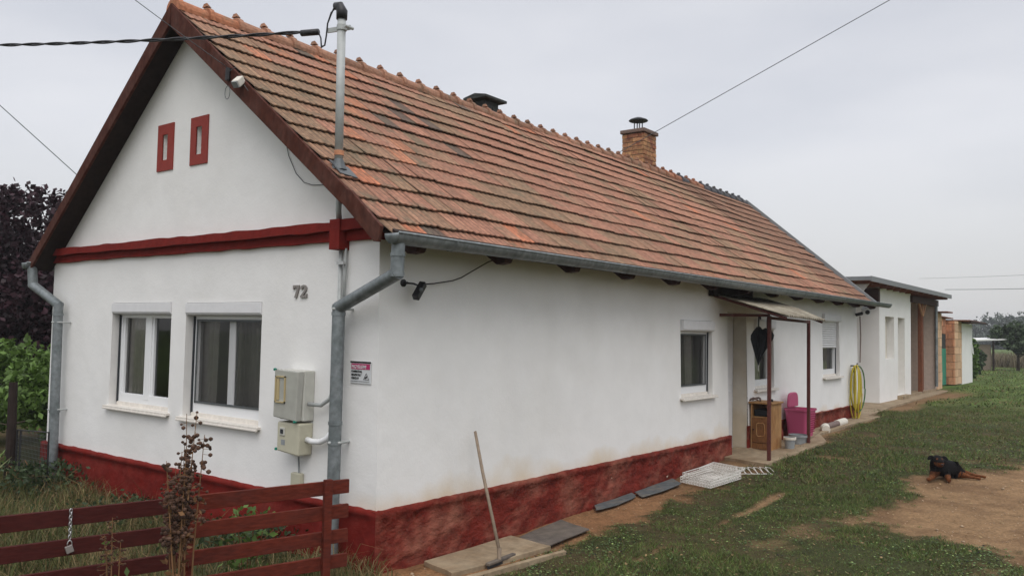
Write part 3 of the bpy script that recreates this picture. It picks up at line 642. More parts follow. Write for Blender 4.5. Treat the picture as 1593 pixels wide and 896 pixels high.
# windows. T maps (u along wall left to right seen from outside, w into wall, z)
def window(T, u0, u1, z0, z1, boxh, dep, sashes=1, net=False, curt='l', shut=None, fl=.055, label=None, boxlow=.012):
    fr = MB(); zt = z1-boxh*.9
    def bx(mb, a, b, c, d, e_, g): 
        mb.add([T(x_, y_, z_) for z_ in (e_, g) for y_ in (c, d) for x_ in (a, b)], [(0, 2, 3, 1), (4, 5, 7, 6), (0, 1, 5, 4), (2, 6, 7, 3), (0, 4, 6, 2), (1, 3, 7, 5)])
    zf0 = z0+.035
    bx(fr, u0-.01, u0+fl, dep-.005, dep+.06, zf0, zt); bx(fr, u1-fl, u1+.01, dep-.005, dep+.06, zf0, zt)
    bx(fr, u0+fl, u1-fl, dep-.003, dep+.058, zf0, zf0+.085); bx(fr, u0+fl, u1-fl, dep-.003, dep+.058, zt-.05, zt)
    gs = []; gl0, gl1 = u0+fl, u1-fl
    if sashes == 2:
        m_ = (gl0+gl1)/2+.01; bx(fr, m_-.05, m_+.05, dep-.006, dep+.05, zf0+.04, zt-.02); 
        for (a, b) in ((gl0, m_-.05), (m_+.05, gl1)):
            bx(fr, a, a+.03, dep+.006, dep+.05, zf0+.085, zt-.05); bx(fr, b-.03, b, dep+.006, dep+.05, zf0+.085, zt-.05); gs.append((a+.03, b-.03))
    elif sashes == 3:       # mullion seen behind an insect screen
        m_ = (gl0+gl1)/2; bx(fr, m_-.045, m_+.045, dep+.02, dep+.055, zf0+.085, zt-.05); gs = [(gl0, m_-.045), (m_+.045, gl1)]
    else: gs = [(gl0, gl1)]
    wn = fr.build('window', M['white'], house, bevel=.004)
    if label: wn['label'] = label
    q = MB()
    for (a, b) in gs: q.quad(T(a-.002, dep+.03, zf0+.08), T(b+.002, dep+.03, zf0+.08), T(b+.002, dep+.03, zt-.045), T(a-.002, dep+.03, zt-.045))
    q.build('pane', M['glass'], wn, fix=False)
    q = MB()                  # dark shutter guide rails
    bx(q, u0+.018, u0+.030, dep-.022, dep-.0055, z0+.03, zt); q.build('guide_rail', M['rubber'], wn); q = MB(); bx(q, u1-.030, u1-.018, dep-.022, dep-.0055, z0+.03, zt); q.build('guide_rail', M['rubber'], wn)
    if net:
        q = MB(); t_ = .018
        for (a, b, c, d) in ((gl0, gl0+t_, zf0+.085, zt-.05), (gl1-t_, gl1, zf0+.085, zt-.05), (gl0, gl1, zf0+.085, zf0+.085+t_), (gl0, gl1, zt-.05-t_, zt-.05)): bx(q, a, b, dep-.012, dep-.0065, c, d)
        q.build('screen_frame', M['darkmetal'], wn)
        q = MB(); q.quad(T(gl0, dep-.009, zf0+.085), T(gl1, dep-.009, zf0+.085), T(gl1, dep-.009, zt-.05), T(gl0, dep-.009, zt-.05)); q.build('insect_screen', M['net'], wn, fix=False)
    q = MB()                  # shutter box, lower front edge chamfered
    b0 = z1-boxh
    prof = [(-.006, z1-.004), (-.014, z1-.006), (-.014, b0+.018), (-.002, b0), (dep-.003, b0-boxlow), (dep-.003, z1-.004)]
    n = len(prof); vs = [T(u0+.003, a, b) for a, b in prof]+[T(u1-.003, a, b) for a, b in prof]
    q.add(vs, [tuple(range(n)), tuple(range(n, 2*n))[::-1]]+[(i, (i+1) % n, n+(i+1) % n, n+i) for i in range(n)]); q.build('shutter_box', M['shutter'], wn, bevel=.002)
    if shut:
        q = MB(); z = zt-.001
        while z > shut:
            q.add([T(x_, y_, z_) for (y_, z_) in ((dep-.026, z), (dep-.034, z-.018), (dep-.026, z-.036)) for x_ in (u0+.03, u1-.03)], [(0, 1, 3, 2), (2, 3, 5, 4)]); z -= .0385
        q.build('roller_shutter', M['shutter'], wn)
    q = MB(); bx(q, u0-.035, u1+.035, -.045, dep-.006, z0-.022, z0+.002); bx(q, u0-.035, u1+.035, -.050, -.030, z0-.034, z0-.018); q.build('sill', M['sill'], wn, bevel=.004)
    q = MB(); bx(q, u0+.031, u1-.031, dep-.022, dep+.02, z0+.002, zf0+.001); q.build('sill_strip', M['sill'], wn)
    def cur(a, b, zt_, zb_, ww, wv, m_, slant=0.):
        q = MB(); nn = max(8, int((b-a)/.012)); vs = []
        for i in range(nn+1):
            t = i/nn
            for (zz, sh) in ((zt_, 0), (zb_, slant)):
                vs.append(T(a+(b-a)*t+sh*(1-t*.6), ww+wv*math.sin(t*(b-a)*85+math.sin(t*9)), zz))
        q.add(vs, [(2*i, 2*i+2, 2*i+3, 2*i+1) for i in range(nn)]); q.build('curtain', m_, wn, smooth=True, fix=False)
    wd = u1-u0
    if curt == 'l': cur(u0+.06, u0+wd*.36, zt, z0+.10, dep+.075, .016, M['curtain'], 0.)
    if curt == 'net':
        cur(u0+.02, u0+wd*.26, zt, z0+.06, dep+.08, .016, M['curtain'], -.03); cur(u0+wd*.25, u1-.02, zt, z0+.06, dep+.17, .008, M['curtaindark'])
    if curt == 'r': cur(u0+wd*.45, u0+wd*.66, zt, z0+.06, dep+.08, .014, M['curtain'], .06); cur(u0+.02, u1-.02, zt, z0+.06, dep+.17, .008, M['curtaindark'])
    if curt == 'both': cur(u0+.04, u1-.04, zt, z0+.06, dep+.13, .013, M['curtain'])
    return wn
window(Pf, -3.80, -2.73, .905, 1.90, .105, .085, 2, curt='l')
window(Pf, -2.49, -1.385, .895, 1.895, .105, .085, 3, net=True, curt='net', label='window covered by an insect screen')
window(Ps, 4.73, 5.60, .97, 1.87, .125, .09, 1, net=True, curt='r')
window(Ps, 6.97, 7.70, .97, 1.92, .12, .09, 1, curt='both')
window(Ps, 9.93, 10.86, 1.04, 2.09, .12, .10, 1, curt='both', shut=1.52, label='window with its roller shutter half down')

def text_mesh(body, size, T, ext=.002, bold=0., align='LEFT', sx=1.):
    cu = bpy.data.curves.new('t', 'FONT'); cu.body = body; cu.size = size; cu.extrude = ext; cu.offset = bold; cu.align_x = align
    o = bpy.data.objects.new('t', cu); col.objects.link(o); bpy.context.view_layer.update()
    me = bpy.data.meshes.new_from_object(o.evaluated_get(bpy.context.evaluated_depsgraph_get())); bpy.data.objects.remove(o)
    mb = MB(); mb.v = [T(v.co.x*sx, v.co.z, v.co.y) for v in me.vertices]; mb.f = [tuple(p.vertices) for p in me.polygons]; mb.mi = [0]*len(mb.f); return mb
# numerals drawn as slab shapes: 72 with heavy serif-like strokes
hn = thing('house_number', 'dark numerals seventy-two fixed to the white front wall', 'house number', (-.91, -.006, 1.92))
for ch, x0 in (('7', -.985), ('2', -.895)):
    q = MB()
    if ch == '7': polys = [[(0, .108), (.075, .108), (.075, .092), (.045, 0), (.018, 0), (.050, .085), (.014, .085), (.010, .070), (0, .070)]]
    else: polys = [[(0, 0), (.075, 0), (.078, .032), (.068, .032), (.064, .020), (.034, .020), (.070, .060), (.072, .085), (.060, .103), (.038, .110), (.014, .103), (.003, .085), (.003, .072), (.024, .072), (.026, .086), (.038, .092), (.048, .086), (.050, .076), (.046, .060), (0, .014)]]
    for pl in polys: q.prism([(x0+a, -.002, 1.925+b*.9) for a, b in pl], (0, -.012, 0))
    q.build('numeral', M['numeral'], hn)

# ---------------------------------------------------------------- chimneys (parts of the house)
def chimney(cx, cy, z0, z1, wx, wy, ch=.075, brick=True):
    core = MB(); core.box(cx-wx/2+.012, cx+wx/2-.012, cy-wy/2+.012, cy+wy/2-.012, z0, z1-.01)
    c0 = core.build('chimney', M['mortar'] if brick else M['soot'], house)
    q = MB(); nrow = int((z1-z0)/ch); rnd = random.Random(int(cy*10))
    for i in range(nrow):
        z = z0+i*ch; off = (i % 2)*.5
        for (axis_, ln, wd) in (('x', wx, wy), ('y', wy, wx)):
            nb = 2; bl = ln/nb
            for s_ in (-1, 1):
                a = 0
                cuts = [0]+[(k+off*.999)*bl for k in range(0 if off else 1, nb)]+[ln]; cuts = sorted(set([round(c, 4) for c in cuts if 0 <= c <= ln]))
                for a, b in zip(cuts[:-1], cuts[1:]):
                    o = wd/2+rnd.uniform(-.004, .006); e0, e1 = a+.004, b-.004
                    if axis_ == 'x': q.box(cx-wx/2+e0, cx-wx/2+e1, *(sorted((cy+s_*(o-.05), cy+s_*o))), z+.005, z+ch-.006)
                    else: q.box(*(sorted((cx+s_*(o-.05), cx+s_*(o+.001)))), cy-wy/2+e0, cy-wy/2+e1, z+.005, z+ch-.006)
    q.build('brickwork', M['brick'] if brick else M['soot'], c0)
    return c0
c1 = chimney(-2.78, 8.66, 4.25, 5.16, .42, .46)
q = MB(); q.box(-3.02, -2.54, 8.40, 8.92, 5.16, 5.225); q.build('chimney_cap', M['ccap'], c1, bevel=.01)
q = MB()
for (dx, dy) in ((-.05, -.05), (.05, .05), (.05, -.05), (-.05, .05)): q.tube([(-2.78+dx, 8.62+dy, 5.23), (-2.78+dx, 8.62+dy, 5.42)], .010, 6)
q.lathe([(0, .06), (.06, .055), (.15, .02), (.17, 0), (.16, -.008), (0, -.004)], (-2.78, 8.62, 5.41), 20); q.build('cowl', M['rubber'], c1, smooth=False)
c2 = chimney(-2.86, 4.52, 4.2, 4.80, .26, .30, brick=False)
q = MB(); q.box(-3.06, -2.66, 4.29, 4.75, 4.80, 4.835)
q.prism([(-3.06, 4.29, 4.835), (-2.66, 4.29, 4.835), (-2.86, 4.29, 4.875)], (0, .46, 0)); q.build('chimney_cap', M['soot'], c2, bevel=.006)

# ---------------------------------------------------------------- service mast, conduits, cables
ms = thing('service_mast', 'tall grey galvanised electricity mast rising through the roof edge', 'mast', (-.39, -.10, 2.84))
q = MB(); q.tube([(-.39, -.10, 2.86), (-.405, -.10, 3.98)], .031, 16); q.build('mast_pipe', M['galvlight'], ms, smooth=True)
q = MB(); q.tube([(-.405, -.10, 3.97), (-.405, -.10, 4.03), (-.42, -.11, 4.07), (-.46, -.12, 4.075)], [.040, .042, .036, .028], 12); q.build('weather_head', M['black'], ms, smooth=True)
q = MB(); q.beam((-.52, -.13, 3.90), (-.33, -.08, 3.90), .012, .035); q.tube([(-.402, -.10, 3.885), (-.402, -.10, 3.925)], .037, 14); q.tube([(-.335, -.13, 3.90), (-.335, -.05, 3.90)], .012, 8); q.build('cable_bracket', M['galvlight'], ms)
q = MB()
for o_ in (0, .012): q.tube([(-.455, -.12-o_, 4.06), (-.49, -.13, 4.03-o_), (-.515, -.14, 3.95), (-.525, -.14, 3.86), (-.54, -.14, 3.79), (-.565, -.15, 3.775+o_), (-.575, -.15, 3.85), (-.60, -.155, 3.90)], .006, 6)
q.build('drip_loop', M['black'], ms, smooth=True)
q = MB(); q.lathe([(.031, 0), (.045, -.04), (.065, -.08)], (-.39, -.10, 2.93), 16); q.prism([(-.43, -.16, 2.915), (-.30, -.16, 2.805), (-.27, -.02, 2.785), (-.38, -.02, 2.875)], (.004, 0, .006)); q.build('flashing', M['darkmetal'], ms)
q = MB(); q.tube([(-.39, -.10, 2.955), (-.39, -.10, 2.99)], .036, 14); q.build('collar', M['tile'] if False else M['redbrick'], ms)

def sag(a, b, s_, n=24, ext=1.):
    a = Vector(a); b = Vector(b); return [a+(b-a)*(t/n*ext)-Vector((0, 0, s_*4*(t/n)*(1-t/n))) for t in range(n+1)]
cable = thing('service_cable', 'thick twisted black supply cable running from the mast to the left', 'cable', (-.60, -.155, 3.90))
pts = sag((-.62, -.16, 3.905), (-6.8, -2.3, 4.42), .10, 60); q = MB()
for ph in (0, math.pi):
    pp = [];
    for i, p in enumerate(sag((-.70, -.19, 3.91), (-6.8, -2.3, 4.42), .06, 160)):
        an = i*.5+ph; pp.append(p+Vector((0, math.cos(an)*.008, math.sin(an)*.008)))
    q.tube(pp, .0075, 6)
q.build('conductor', M['black'], cable, smooth=True)
q = MB(); q.tube([(-.60, -.155, 3.90), (-.74, -.20, 3.905)], .024, 10); q.build('clamp', M['black'], cable, smooth=True)

cd = thing('conduit', 'slim grey conduit down the front wall ending in the upper meter box', 'conduit', (-.40, -.04, 2.6))
q = MB(); q.tube([(-.405, -.075, 2.80), (-.405, -.075, 2.56), (-.43, -.045, 2.49)], .021, 12); q.tube([(-.41, -.035, 2.28), (-.41, -.035, 1.50), (-.425, -.035, 1.30), (-.47, -.045, 1.18), (-.55, -.06, 1.13), (-.68, -.07, 1.13)], .016, 10)
q.tube([(-.365, -.03, 2.28), (-.37, -.03, 1.86)], .011, 8)
q.build('tube', M['galvlight'], cd, smooth=True)
q = MB()
for (x_, z_) in ((-.388, 2.62), (-.387, 2.17)): q = MB(); q.beam((x_-.03, -.06, z_), (x_+.045, -.06, z_), .02, .022); q.build('clip', M['steel'], cd)
q = MB(); q.tube([(-.40, -.055, 1.55), (-.44, -.05, 1.25), (-.50, -.02, 1.0), (-.52, -.01, .86)], .003, 5); q.build('thin_wire', M['black'], cd)

mbx = thing('meter_box', 'upper pale electricity meter box with a clear cover on the front wall', 'meter box', (-.85, -.08, 1.0))
q = MB(); q.box(-.985, -.70, -.10, -.002, 1.0, 1.375); q.build('housing', M['paleplastic'], mbx, bevel=.008)
q = MB(); q.prism([(-.99, -.101, 1.02), (-.72, -.101, 1.0), (-.70, -.101, 1.37), (-.985, -.101, 1.38)], (0, -.055, 0)); q.build('cover', M['smoke'], mbx, bevel=.008)
q = MB()
for (a, b, c, d) in ((-.965, -.955, 1.13, 1.33), (-.855, -.845, 1.13, 1.33), (-.965, -.845, 1.32, 1.33), (-.965, -.845, 1.13, 1.14)): q.box(a, b, -.166, -.154, c, d)
q.box(-.95, -.92, -.162, -.1555, 1.15, 1.31); q.build('meter_frame', M['brass'], mbx)
q = MB()
for (x_, z_) in ((-.99, 1.375), (-.735, 1.0)): q = MB(); q.lathe([(0, -.012), (.012, -.008), (.012, .008), (0, .012)], (x_, -.15, z_), 8); q.tube([(x_, -.15, z_), (x_+.03, -.158, z_+.004)], .004, 5); q.build('seal', M['green'], mbx)
mb2 = thing('meter_box', 'lower beige meter box with a small square display hanging on the front wall', 'meter box', (-.84, -.08, .74))
q = MB(); q.prism([(-.965, -.002, .765), (-.71, -.002, .745), (-.70, -.002, .985), (-.965, -.002, .985)], (0, -.13, 0)); q.build('housing', M['beige'], mb2, bevel=.012)
q = MB(); q.box(-.925, -.865, -.140, -.131, .885, .945); q.build('display_frame', M['paleplastic'], mb2, bevel=.003)
q = MB(); q.box(-.912, -.880, -.144, -.1405, .900, .932); q.build('display', M['rubber'], mb2)
q = MB(); q.box(-.912, -.865, -.1335, -.131, .815, .855); q.build('label_plate', M['bucket'], mb2)
q = MB(); q.lathe([(0, -.012), (.012, -.008), (.012, .008), (0, .012)], (-.985, -.12, .775), 8); q.tube([(-.985, -.12, .775), (-.955, -.125, .775)], .004, 5); q.build('seal', M['green'], mb2)
q = MB(); q.tube([(-.70, -.06, .865), (-.64, -.055, .855), (-.56, -.05, .86), (-.49, -.045, .89), (-.44, -.04, .95)], .022, 12); q.build('pipe_bend', M['white'], mb2, smooth=True)
q = MB(); q.tube([(-.83, -.03, .75), (-.83, -.02, .60)], .007, 6); q.build('cable_tail', M['bucket'], mb2)
q = MB(); q.box(-.90, -.79, -.045, -.002, .50, .60); jb = q.build('junction_box', M['beige'], None, bevel=.008, org=(-.84, -.02, .55)); tag(jb, 'small olive beige junction box just above the red plinth', 'junction box')

# warning sign
SGM = {k: mat('sign_'+k, c, .45) for k, c in (('white', (.62, .64, .65)), ('pink', (.42, .035, .13)), ('black', (.02, .02, .02)), ('grey', (.35, .36, .37)))}
sg = thing('warning_sign', 'small white and pink camera warning sign near the house corner', 'sign', (-.19, -.01, 1.38))
q = MB(); q.box(-.297, -.085, -.010, -.003, 1.305, 1.462); q.build('plate', SGM['white'], sg, bevel=.002)
q = MB(); q.box(-.298, -.084, -.0135, -.0102, 1.451, 1.463); q.build('top_strip', SGM['black'], sg)
q = MB(); q.box(-.288, -.094, -.0122, -.0102, 1.406, 1.446); q.build('band', SGM['pink'], sg)
def put(body, size, x, z, m_, bold=0, sx=1.): 
    text_mesh(body, size, lambda a, b, c: (x+a, -.0128-b, z+c), .0006, bold, sx=sx).build('lettering', m_, sg)
put('FIGYELEM!', .034, -.283, 1.4125, SGM['white'], .0008, .98)
put('KAMERÁVAL', .020, -.285, 1.384, SGM['black'], .0006); put('MEGFIGYELT', .020, -.285, 1.360, SGM['black'], .0006, .93); put('TERÜLET', .020, -.285, 1.336, SGM['black'], .0006)
q = MB(); q.beam((-.155, -.0125, 1.336), (-.128, -.0125, 1.380), .002, .002); q.beam((-.128, -.0125, 1.380), (-.101, -.0125, 1.336), .002, .002); q.beam((-.155, -.0125, 1.336), (-.101, -.0125, 1.336), .002, .002); q.beam((-.14, -.0125, 1.346), (-.122, -.0125, 1.356), .004, .010); q.beam((-.29, -.0125, 1.322), (-.095, -.0125, 1.322), .002, .0015); q.build('emblem', SGM['black'], sg)

# gable lamp, wire anchor, wires
fl = thing('floodlight', 'small pale outdoor lamp fixed under the right rake board', 'lamp', (-1.41, -.27, 3.63))
q = MB(); q.beam((-1.42, -.245, 3.66), (-1.40, -.31, 3.60), .060, .060); q.build('housing', M['offwhite'], fl, bevel=.008)
q = MB(); q.beam((-1.40, -.311, 3.599), (-1.398, -.318, 3.592), .052, .052); q.build('lens', M['bucket'], fl)
wa = thing('wire_anchor', 'black wire clamp with a small loop high on the gable', 'clamp', (-1.6, -.25, 3.74))
q = MB(); q.tube([(-1.60, -.25, 3.78), (-1.60, -.255, 3.68)], .020, 8); q.build('clamp_body', M['black'], wa)
q = MB(); q.tube([(-1.60+.035*math.sin(t*.5), -.25, 3.635-.055+.055*math.cos(t*.5)) for t in range(14)], .0025, 5); q.tube([(-1.6, -.25, 3.75), (-1.5, -.25, 3.77)], .003, 5); q.build('loop', M['darkmetal'], wa)
def wire(name, label, pts, rad=.004, m_='darkmetal'):
    q = MB(); q.tube(pts, rad, 5); o = q.build(name, M[m_], None, org=pts[0], smooth=True); tag(o, label, 'wire'); return o
wire('overhead_wire', 'thin wire coming down from the upper left to the clamp on the gable', sag((-1.60, -.25, 3.78), (-1.51, -1.75, 4.31), .01, 12), .003)
wire('overhead_wire', 'thin dark wire meeting the left roof edge from the far left sky', sag((-9.6, 2.65, 3.80), (-18.0, -3.35, 12.5), .0, 20), .008)
wire('overhead_wire', 'long thin wire climbing past the brick chimney to the upper right sky', sag((-4.5, 8.20, 4.19), (6.07, 8.76, 8.48), .0, 8), .006)
wire('dangling_wire', 'thin grey wire hanging loosely across the gable below the right rake', [(-1.36, -.26, 3.60), (-1.28, -.15, 3.42), (-1.152, -.01, 3.20), (-1.10, -.008, 3.05), (-1.0, -.008, 2.90), (-.90, -.008, 2.82), (-.80, -.008, 2.79), (-.66, -.008, 2.778), (-.45, -.03, 2.74)], .003)
wire('overhead_wire', 'upper of the two faint power lines low in the right sky', sag((-9.05, 61.2, 6.05), (8, 38, 4.9), .1, 10), .010, 'bucket')
wire('overhead_wire', 'lower of the two faint power lines low in the right sky', sag((-7.6, 62.4, 5.3), (8, 38, 4.2), .1, 10), .022, 'bucket')

# security cameras
sc1 = thing('security_camera', 'small black security camera on the side wall near the corner', 'camera', (.0, .25, 2.02))
q = MB(); q.lathe([(0, 0), (.028, 0), (.028, .010), (.010, .014), (.010, .045), (0, .05)], (-.035, .235, 2.035), 14, ax='x'); q.tube([(.0, .235, 2.035), (.05, .26, 2.03), (.06, .29, 2.02)], .007, 8); q.build('mount', M['black'], sc1)
q = MB(); q.beam((.065, .345, 2.035), (.085, .245, 1.925), .05, .05, (0, .5, .5)); q.build('camera_body', M['black'], sc1, bevel=.006)
q = MB(); q.lathe([(0, -.004), (.016, 0), (.016, .012), (0, .016)], (.105, .275, 1.985), 10, ax='x'); q.build('lens', M['darkmetal'], sc1)
wire('camera_cable', 'black cable from the small camera up to the eave', [(.06, .35, 2.03), (.03, .50, 2.045), (.02, .72, 2.08), (.02, .82, 2.11), (.02, .95, 2.17), (.05, 1.10, 2.25), (.12, 1.13, 2.28)], .005, 'black')
sc2 = thing('security_camera', 'white security camera under the gutter at the far house corner', 'camera', (.12, 11.9, 2.2))
q = MB(); q.tube([(-.02, 11.85, 2.12), (.10, 11.85, 2.15)], .03, 10); q.build('mount', M['black'], sc2)
q = MB(); q.tube([(.10, 11.98, 2.22), (.20, 11.78, 2.17)], .065, 14); q.build('camera_body', M['white'], sc2, smooth=False)
q = MB(); q.tube([(.201, 11.779, 2.169), (.207, 11.767, 2.166)], .04, 14); q.build('lens', M['black'], sc2)
q = MB(); q.tube([(.02, 11.97, 2.10), (.03, 11.98, 1.75), (.02, 11.97, 1.25)], .012, 6); q.build('cable', M['pvcbrown'], sc2)

# ---------------------------------------------------------------- red gate
E0 = Vector((.27, -.50, 0)); gd = Vector((-.2573, -.9663, 0)); gn = Vector((.9663, -.2573, 0))
def leaf(name, label, t0, t1, ntop, mname, posts, zt0=.750, drop=.0):
    g = thing(name, label, 'gate', E0+gd*t0, 'leaves of the red gate'); rnd = random.Random(int(t0*10))
    for k in range(5):
        z = .750-.152*k-.0415-.008*0; q = MB(); a = E0+gd*t0+Vector((0, 0, z-.009*t0*.6)); b = E0+gd*t1+Vector((0, 0, z-.009*t1*.6))
        q.beam(a, b, .024, .083*rnd.uniform(.96, 1.04)); q.build('board', M[mname], g, bevel=.003)
    for (t, side) in posts:
        q = MB(); p = E0+gd*t+gn*(.031*side); q.beam(p+Vector((0, 0, .02)), p+Vector((0, 0, .765)), .05, .036, (gn.x, gn.y, 0)); q.build('post', M[mname], g, bevel=.003)
    return g
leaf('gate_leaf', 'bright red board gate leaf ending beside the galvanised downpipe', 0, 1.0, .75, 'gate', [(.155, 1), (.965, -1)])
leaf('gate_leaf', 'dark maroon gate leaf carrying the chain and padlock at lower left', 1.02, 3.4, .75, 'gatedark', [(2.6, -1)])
pc = E0+gd*1.575+gn*.016
ch = thing('chain', 'short steel chain hanging over the top board of the dark gate leaf', 'chain', pc+Vector((0, 0, .72)))
q = MB()
for i in range(9):
    z = .735-i*.0165; an = (i % 2)*math.pi/2+.4; ax = (gd*math.cos(an)+gn*math.sin(an)); c = pc+gn*.008+Vector((0, 0, z))
    q.tube([c+ax*.007*math.cos(t)+Vector((0, 0, .0125*math.sin(t))) for t in [k*math.pi/5 for k in range(11)]], .0028, 5, cap=False)
q.build('links', M['steel'], ch, smooth=True)
pl = thing('padlock', 'small brass grey padlock dangling from the chain on the gate', 'padlock', pc+Vector((0, 0, .57)))
q = MB(); c = pc+gn*.012+Vector((0, 0, .545)); q.beam(c-Vector((0, 0, .020))-gd*.006, c+Vector((0, 0, .016))+gd*.006, .036, .016, (gn.x, gn.y, 0)); q.build('body', M['numeral'], pl, bevel=.003)
q = MB(); q.tube([c+gd*.011*math.cos(t)+Vector((0, 0, .018+.024*math.sin(t))) for t in [k*math.pi/8 for k in range(9)]], .003, 6); q.build('shackle', M['steel'], pl, smooth=True)

# ---------------------------------------------------------------- canopy over the entrance
cp = thing('door_canopy', 'rusty red steel canopy with corrugated sheet over the entrance', 'canopy', (.55, 6.8, .12))
for (x_, y_, zb, zt_) in ((.555, 5.98, .02, 1.95), (.50, 7.62, .05, 1.93)):
    q = MB(); q.box(x_-.02, x_+.02, y_-.02, y_+.02, zb, zt_); q.build('post', M['steelred'], cp, bevel=.003)
q = MB(); q.beam((-.03, 5.83, 1.955), (.555, 6.0, 1.955), .03, .035); q.build('beam', M['steelred'], cp)
q = MB(); q.beam((.55, 6.0, 1.925), (.50, 7.62, 1.905), .03, .035); q.build('beam', M['steelred'], cp)
q = MB(); q.beam((-.03, 5.67, 2.19), (.87, 5.69, 1.915), .03, .03); q.build('beam', M['steelred'], cp)
q = MB(); q.beam((-.03, 7.45, 2.19), (.74, 7.45, 1.90), .03, .03); q.build('beam', M['steelred'], cp)
q = MB(); n = 74; vs = []
for i in range(n+1):
    t = i/n; wv = .017*math.sin(i*math.pi/2*1.02)
    for (x_, y_, z_) in ((-.03, 5.62+t*1.88, 2.215), (.42, 5.62+t*1.86, 2.082-.01*math.sin(t*3)), (.905-.13*t, 5.62+t*1.86, 1.948-.018*t)): vs.append((x_, y_, z_+wv))
q.add(vs, [(3*i+j, 3*i+3+j, 3*i+4+j, 3*i+1+j) for i in range(n) for j in (0, 1)]); s_ = q.build('corrugated_sheet', M['corr'], cp, smooth=True); s_.modifiers.new('sol', 'SOLIDIFY').thickness = .004

def umbrella(loc, h, rad, rz, label, tilt):
    t = thing('umbrella', label, 'umbrella', loc, 'black umbrellas hanging from the canopy beam'); q = MB(); ng = 8; rows = 9; vs = []
    rnd = random.Random(int(h*100)); amp = [rnd.uniform(.75, 1.25) for _ in range(ng)]
    for j in range(rows+1):
        s_ = j/rows; zz = -.12-h*s_; rb = rad*(.16+.84*math.sin(min(1, s_/.30)*math.pi/2) if s_ < .3 else 1-.97*((s_-.3)/.7)**1.05)
        for k in range(ng*2):
            an = math.pi*k/ng; f_ = (1.0*amp[k//2] if k % 2 == 0 else .42); dz = (.05 if k % 2 and j < 2 else 0)
            vs.append((loc[0]+rb*f_*math.cos(an+rz)+tilt*s_, loc[1]+rb*f_*math.sin(an+rz), loc[2]+zz-dz))
    m_ = ng*2; q.add(vs, [(j*m_+k, j*m_+(k+1) % m_, (j+1)*m_+(k+1) % m_, (j+1)*m_+k) for j in range(rows) for k in range(m_)]); q.build('cloth', M['cloth'], t, fix=False)
    q = MB(); q.tube([(loc[0], loc[1], loc[2]-.15), (loc[0], loc[1], loc[2]-.03), (loc[0], loc[1]+.012, loc[2]+.018), (loc[0], loc[1]+.04, loc[2]+.026), (loc[0], loc[1]+.06, loc[2]+.0), (loc[0], loc[1]+.06, loc[2]-.03)], .010, 8); q.build('handle', M['black'], t, smooth=True)
    q = MB(); q.tube([(loc[0]+tilt, loc[1], loc[2]-.12-h+.02), (loc[0]+tilt, loc[1], loc[2]-.12-h-.06)], .005, 6); q.build('tip', M['steel'], t)
umbrella((.36, 6.13, 1.94), .50, .10, .2, 'long folded black umbrella hanging nearer the wall, its tip pointing down', .0)
umbrella((.43, 6.24, 1.925), .40, .125, .9, 'shorter flared black umbrella hanging behind the first canopy post', -.10)

# ---------------------------------------------------------------- things by the wall
cb = thing('wooden_cabinet', 'small worn pine bedside cabinet with carved door standing on the path', 'cabinet', (.15, 6.95, .15))
x0, x1, y0, y1, z0, z1 = .02, .295, 6.74, 7.14, .14, .80
q = MB(); q.box(x0, x0+.018, y0, y1, z0, z1); q.box(x1-.018, x1, y0, y1, z0, z1); q.box(x0+.018, x1-.018, y1-.015, y1, z0+.04, z1); q.box(x0+.018, x1-.018, y0+.01, y1-.015, z0+.04, z0+.058); q.box(x0+.018, x1-.018, y0+.01, y1-.015, .615, .63); q.build('body', M['pine'], cb, bevel=.003)
q = MB(); q.box(x0-.025, x1+.025, y0-.025, y1+.01, z1, z1+.024); q.build('top', M['pine'], cb, bevel=.006)
q = MB(); q.box(x0+.02, x1-.02, y0-.004, y0+.014, .29, .612); dr = q.build('door', M['brownwood'], cb, bevel=.003)
q = MB(); cx_, cz = (x0+x1)/2, .46; q.tube([(cx_+.062*math.cos(t)*(1-.12*math.cos(4*t)), y0-.008, cz+.095*math.sin(t)*(1-.12*math.cos(4*t))) for t in [k*math.pi/14 for k in range(29)]], .007, 6); q.build('carving', M['pine'], dr, smooth=True)
q = MB(); q.lathe([(0, -.02), (.010, -.016), (.006, 0)], (x0+.045, y0-.004, .46), 10, ax='y'); q.build('knob', M['darkwood'], dr)
q = MB(); q.box(x0+.02, x1-.02, y0-.003, y0+.014, .205, .282); q.prism([(x0+.018, y0-.006, .20), (x1-.018, y0-.006, .20), (x1-.018, y0-.006, .155), (x1-.06, y0-.006, .175), (x0+.06, y0-.006, .175), (x0+.018, y0-.006, .155)], (0, .02, 0)); q.build('drawer', M['brownwood'], cb, bevel=.003)
q = MB(); q.box(x0+.03, x1-.03, y0+.04, y1-.05, .632, .72); tag(q.build('folded_cloth', M['cloth'], None, bevel=.015, org=(.15, 6.9, .64)), 'dark folded cloth in the open shelf of the pine cabinet', 'cloth')
hr = MB(); hr.tube([(.03+.085*math.cos(t), 6.83+.06*math.sin(t), .835+.035*abs(math.sin(t*1.5))) for t in [k*math.pi/9 for k in range(16)]], .013, 8); hr.tube([(-.02, 6.80, .84), (.03, 6.80, .87), (.09, 6.83, .84)], .012, 8)
tag(hr.build('antler_ornament', M['pvcbrown'], None, smooth=True, org=(.03, 6.83, .83)), 'curled brown wrought ornament lying on the cabinet top', 'ornament')
q = MB(); q.lathe([(0, 0), (.022, 0), (.026, .02), (.015, .035), (0, .036)], (.23, 6.93, .825), 12); tag(q.build('small_jar', M['cloth'], None, org=(.23, 6.93, .825)), 'tiny dark pot on the right side of the cabinet top', 'jar')

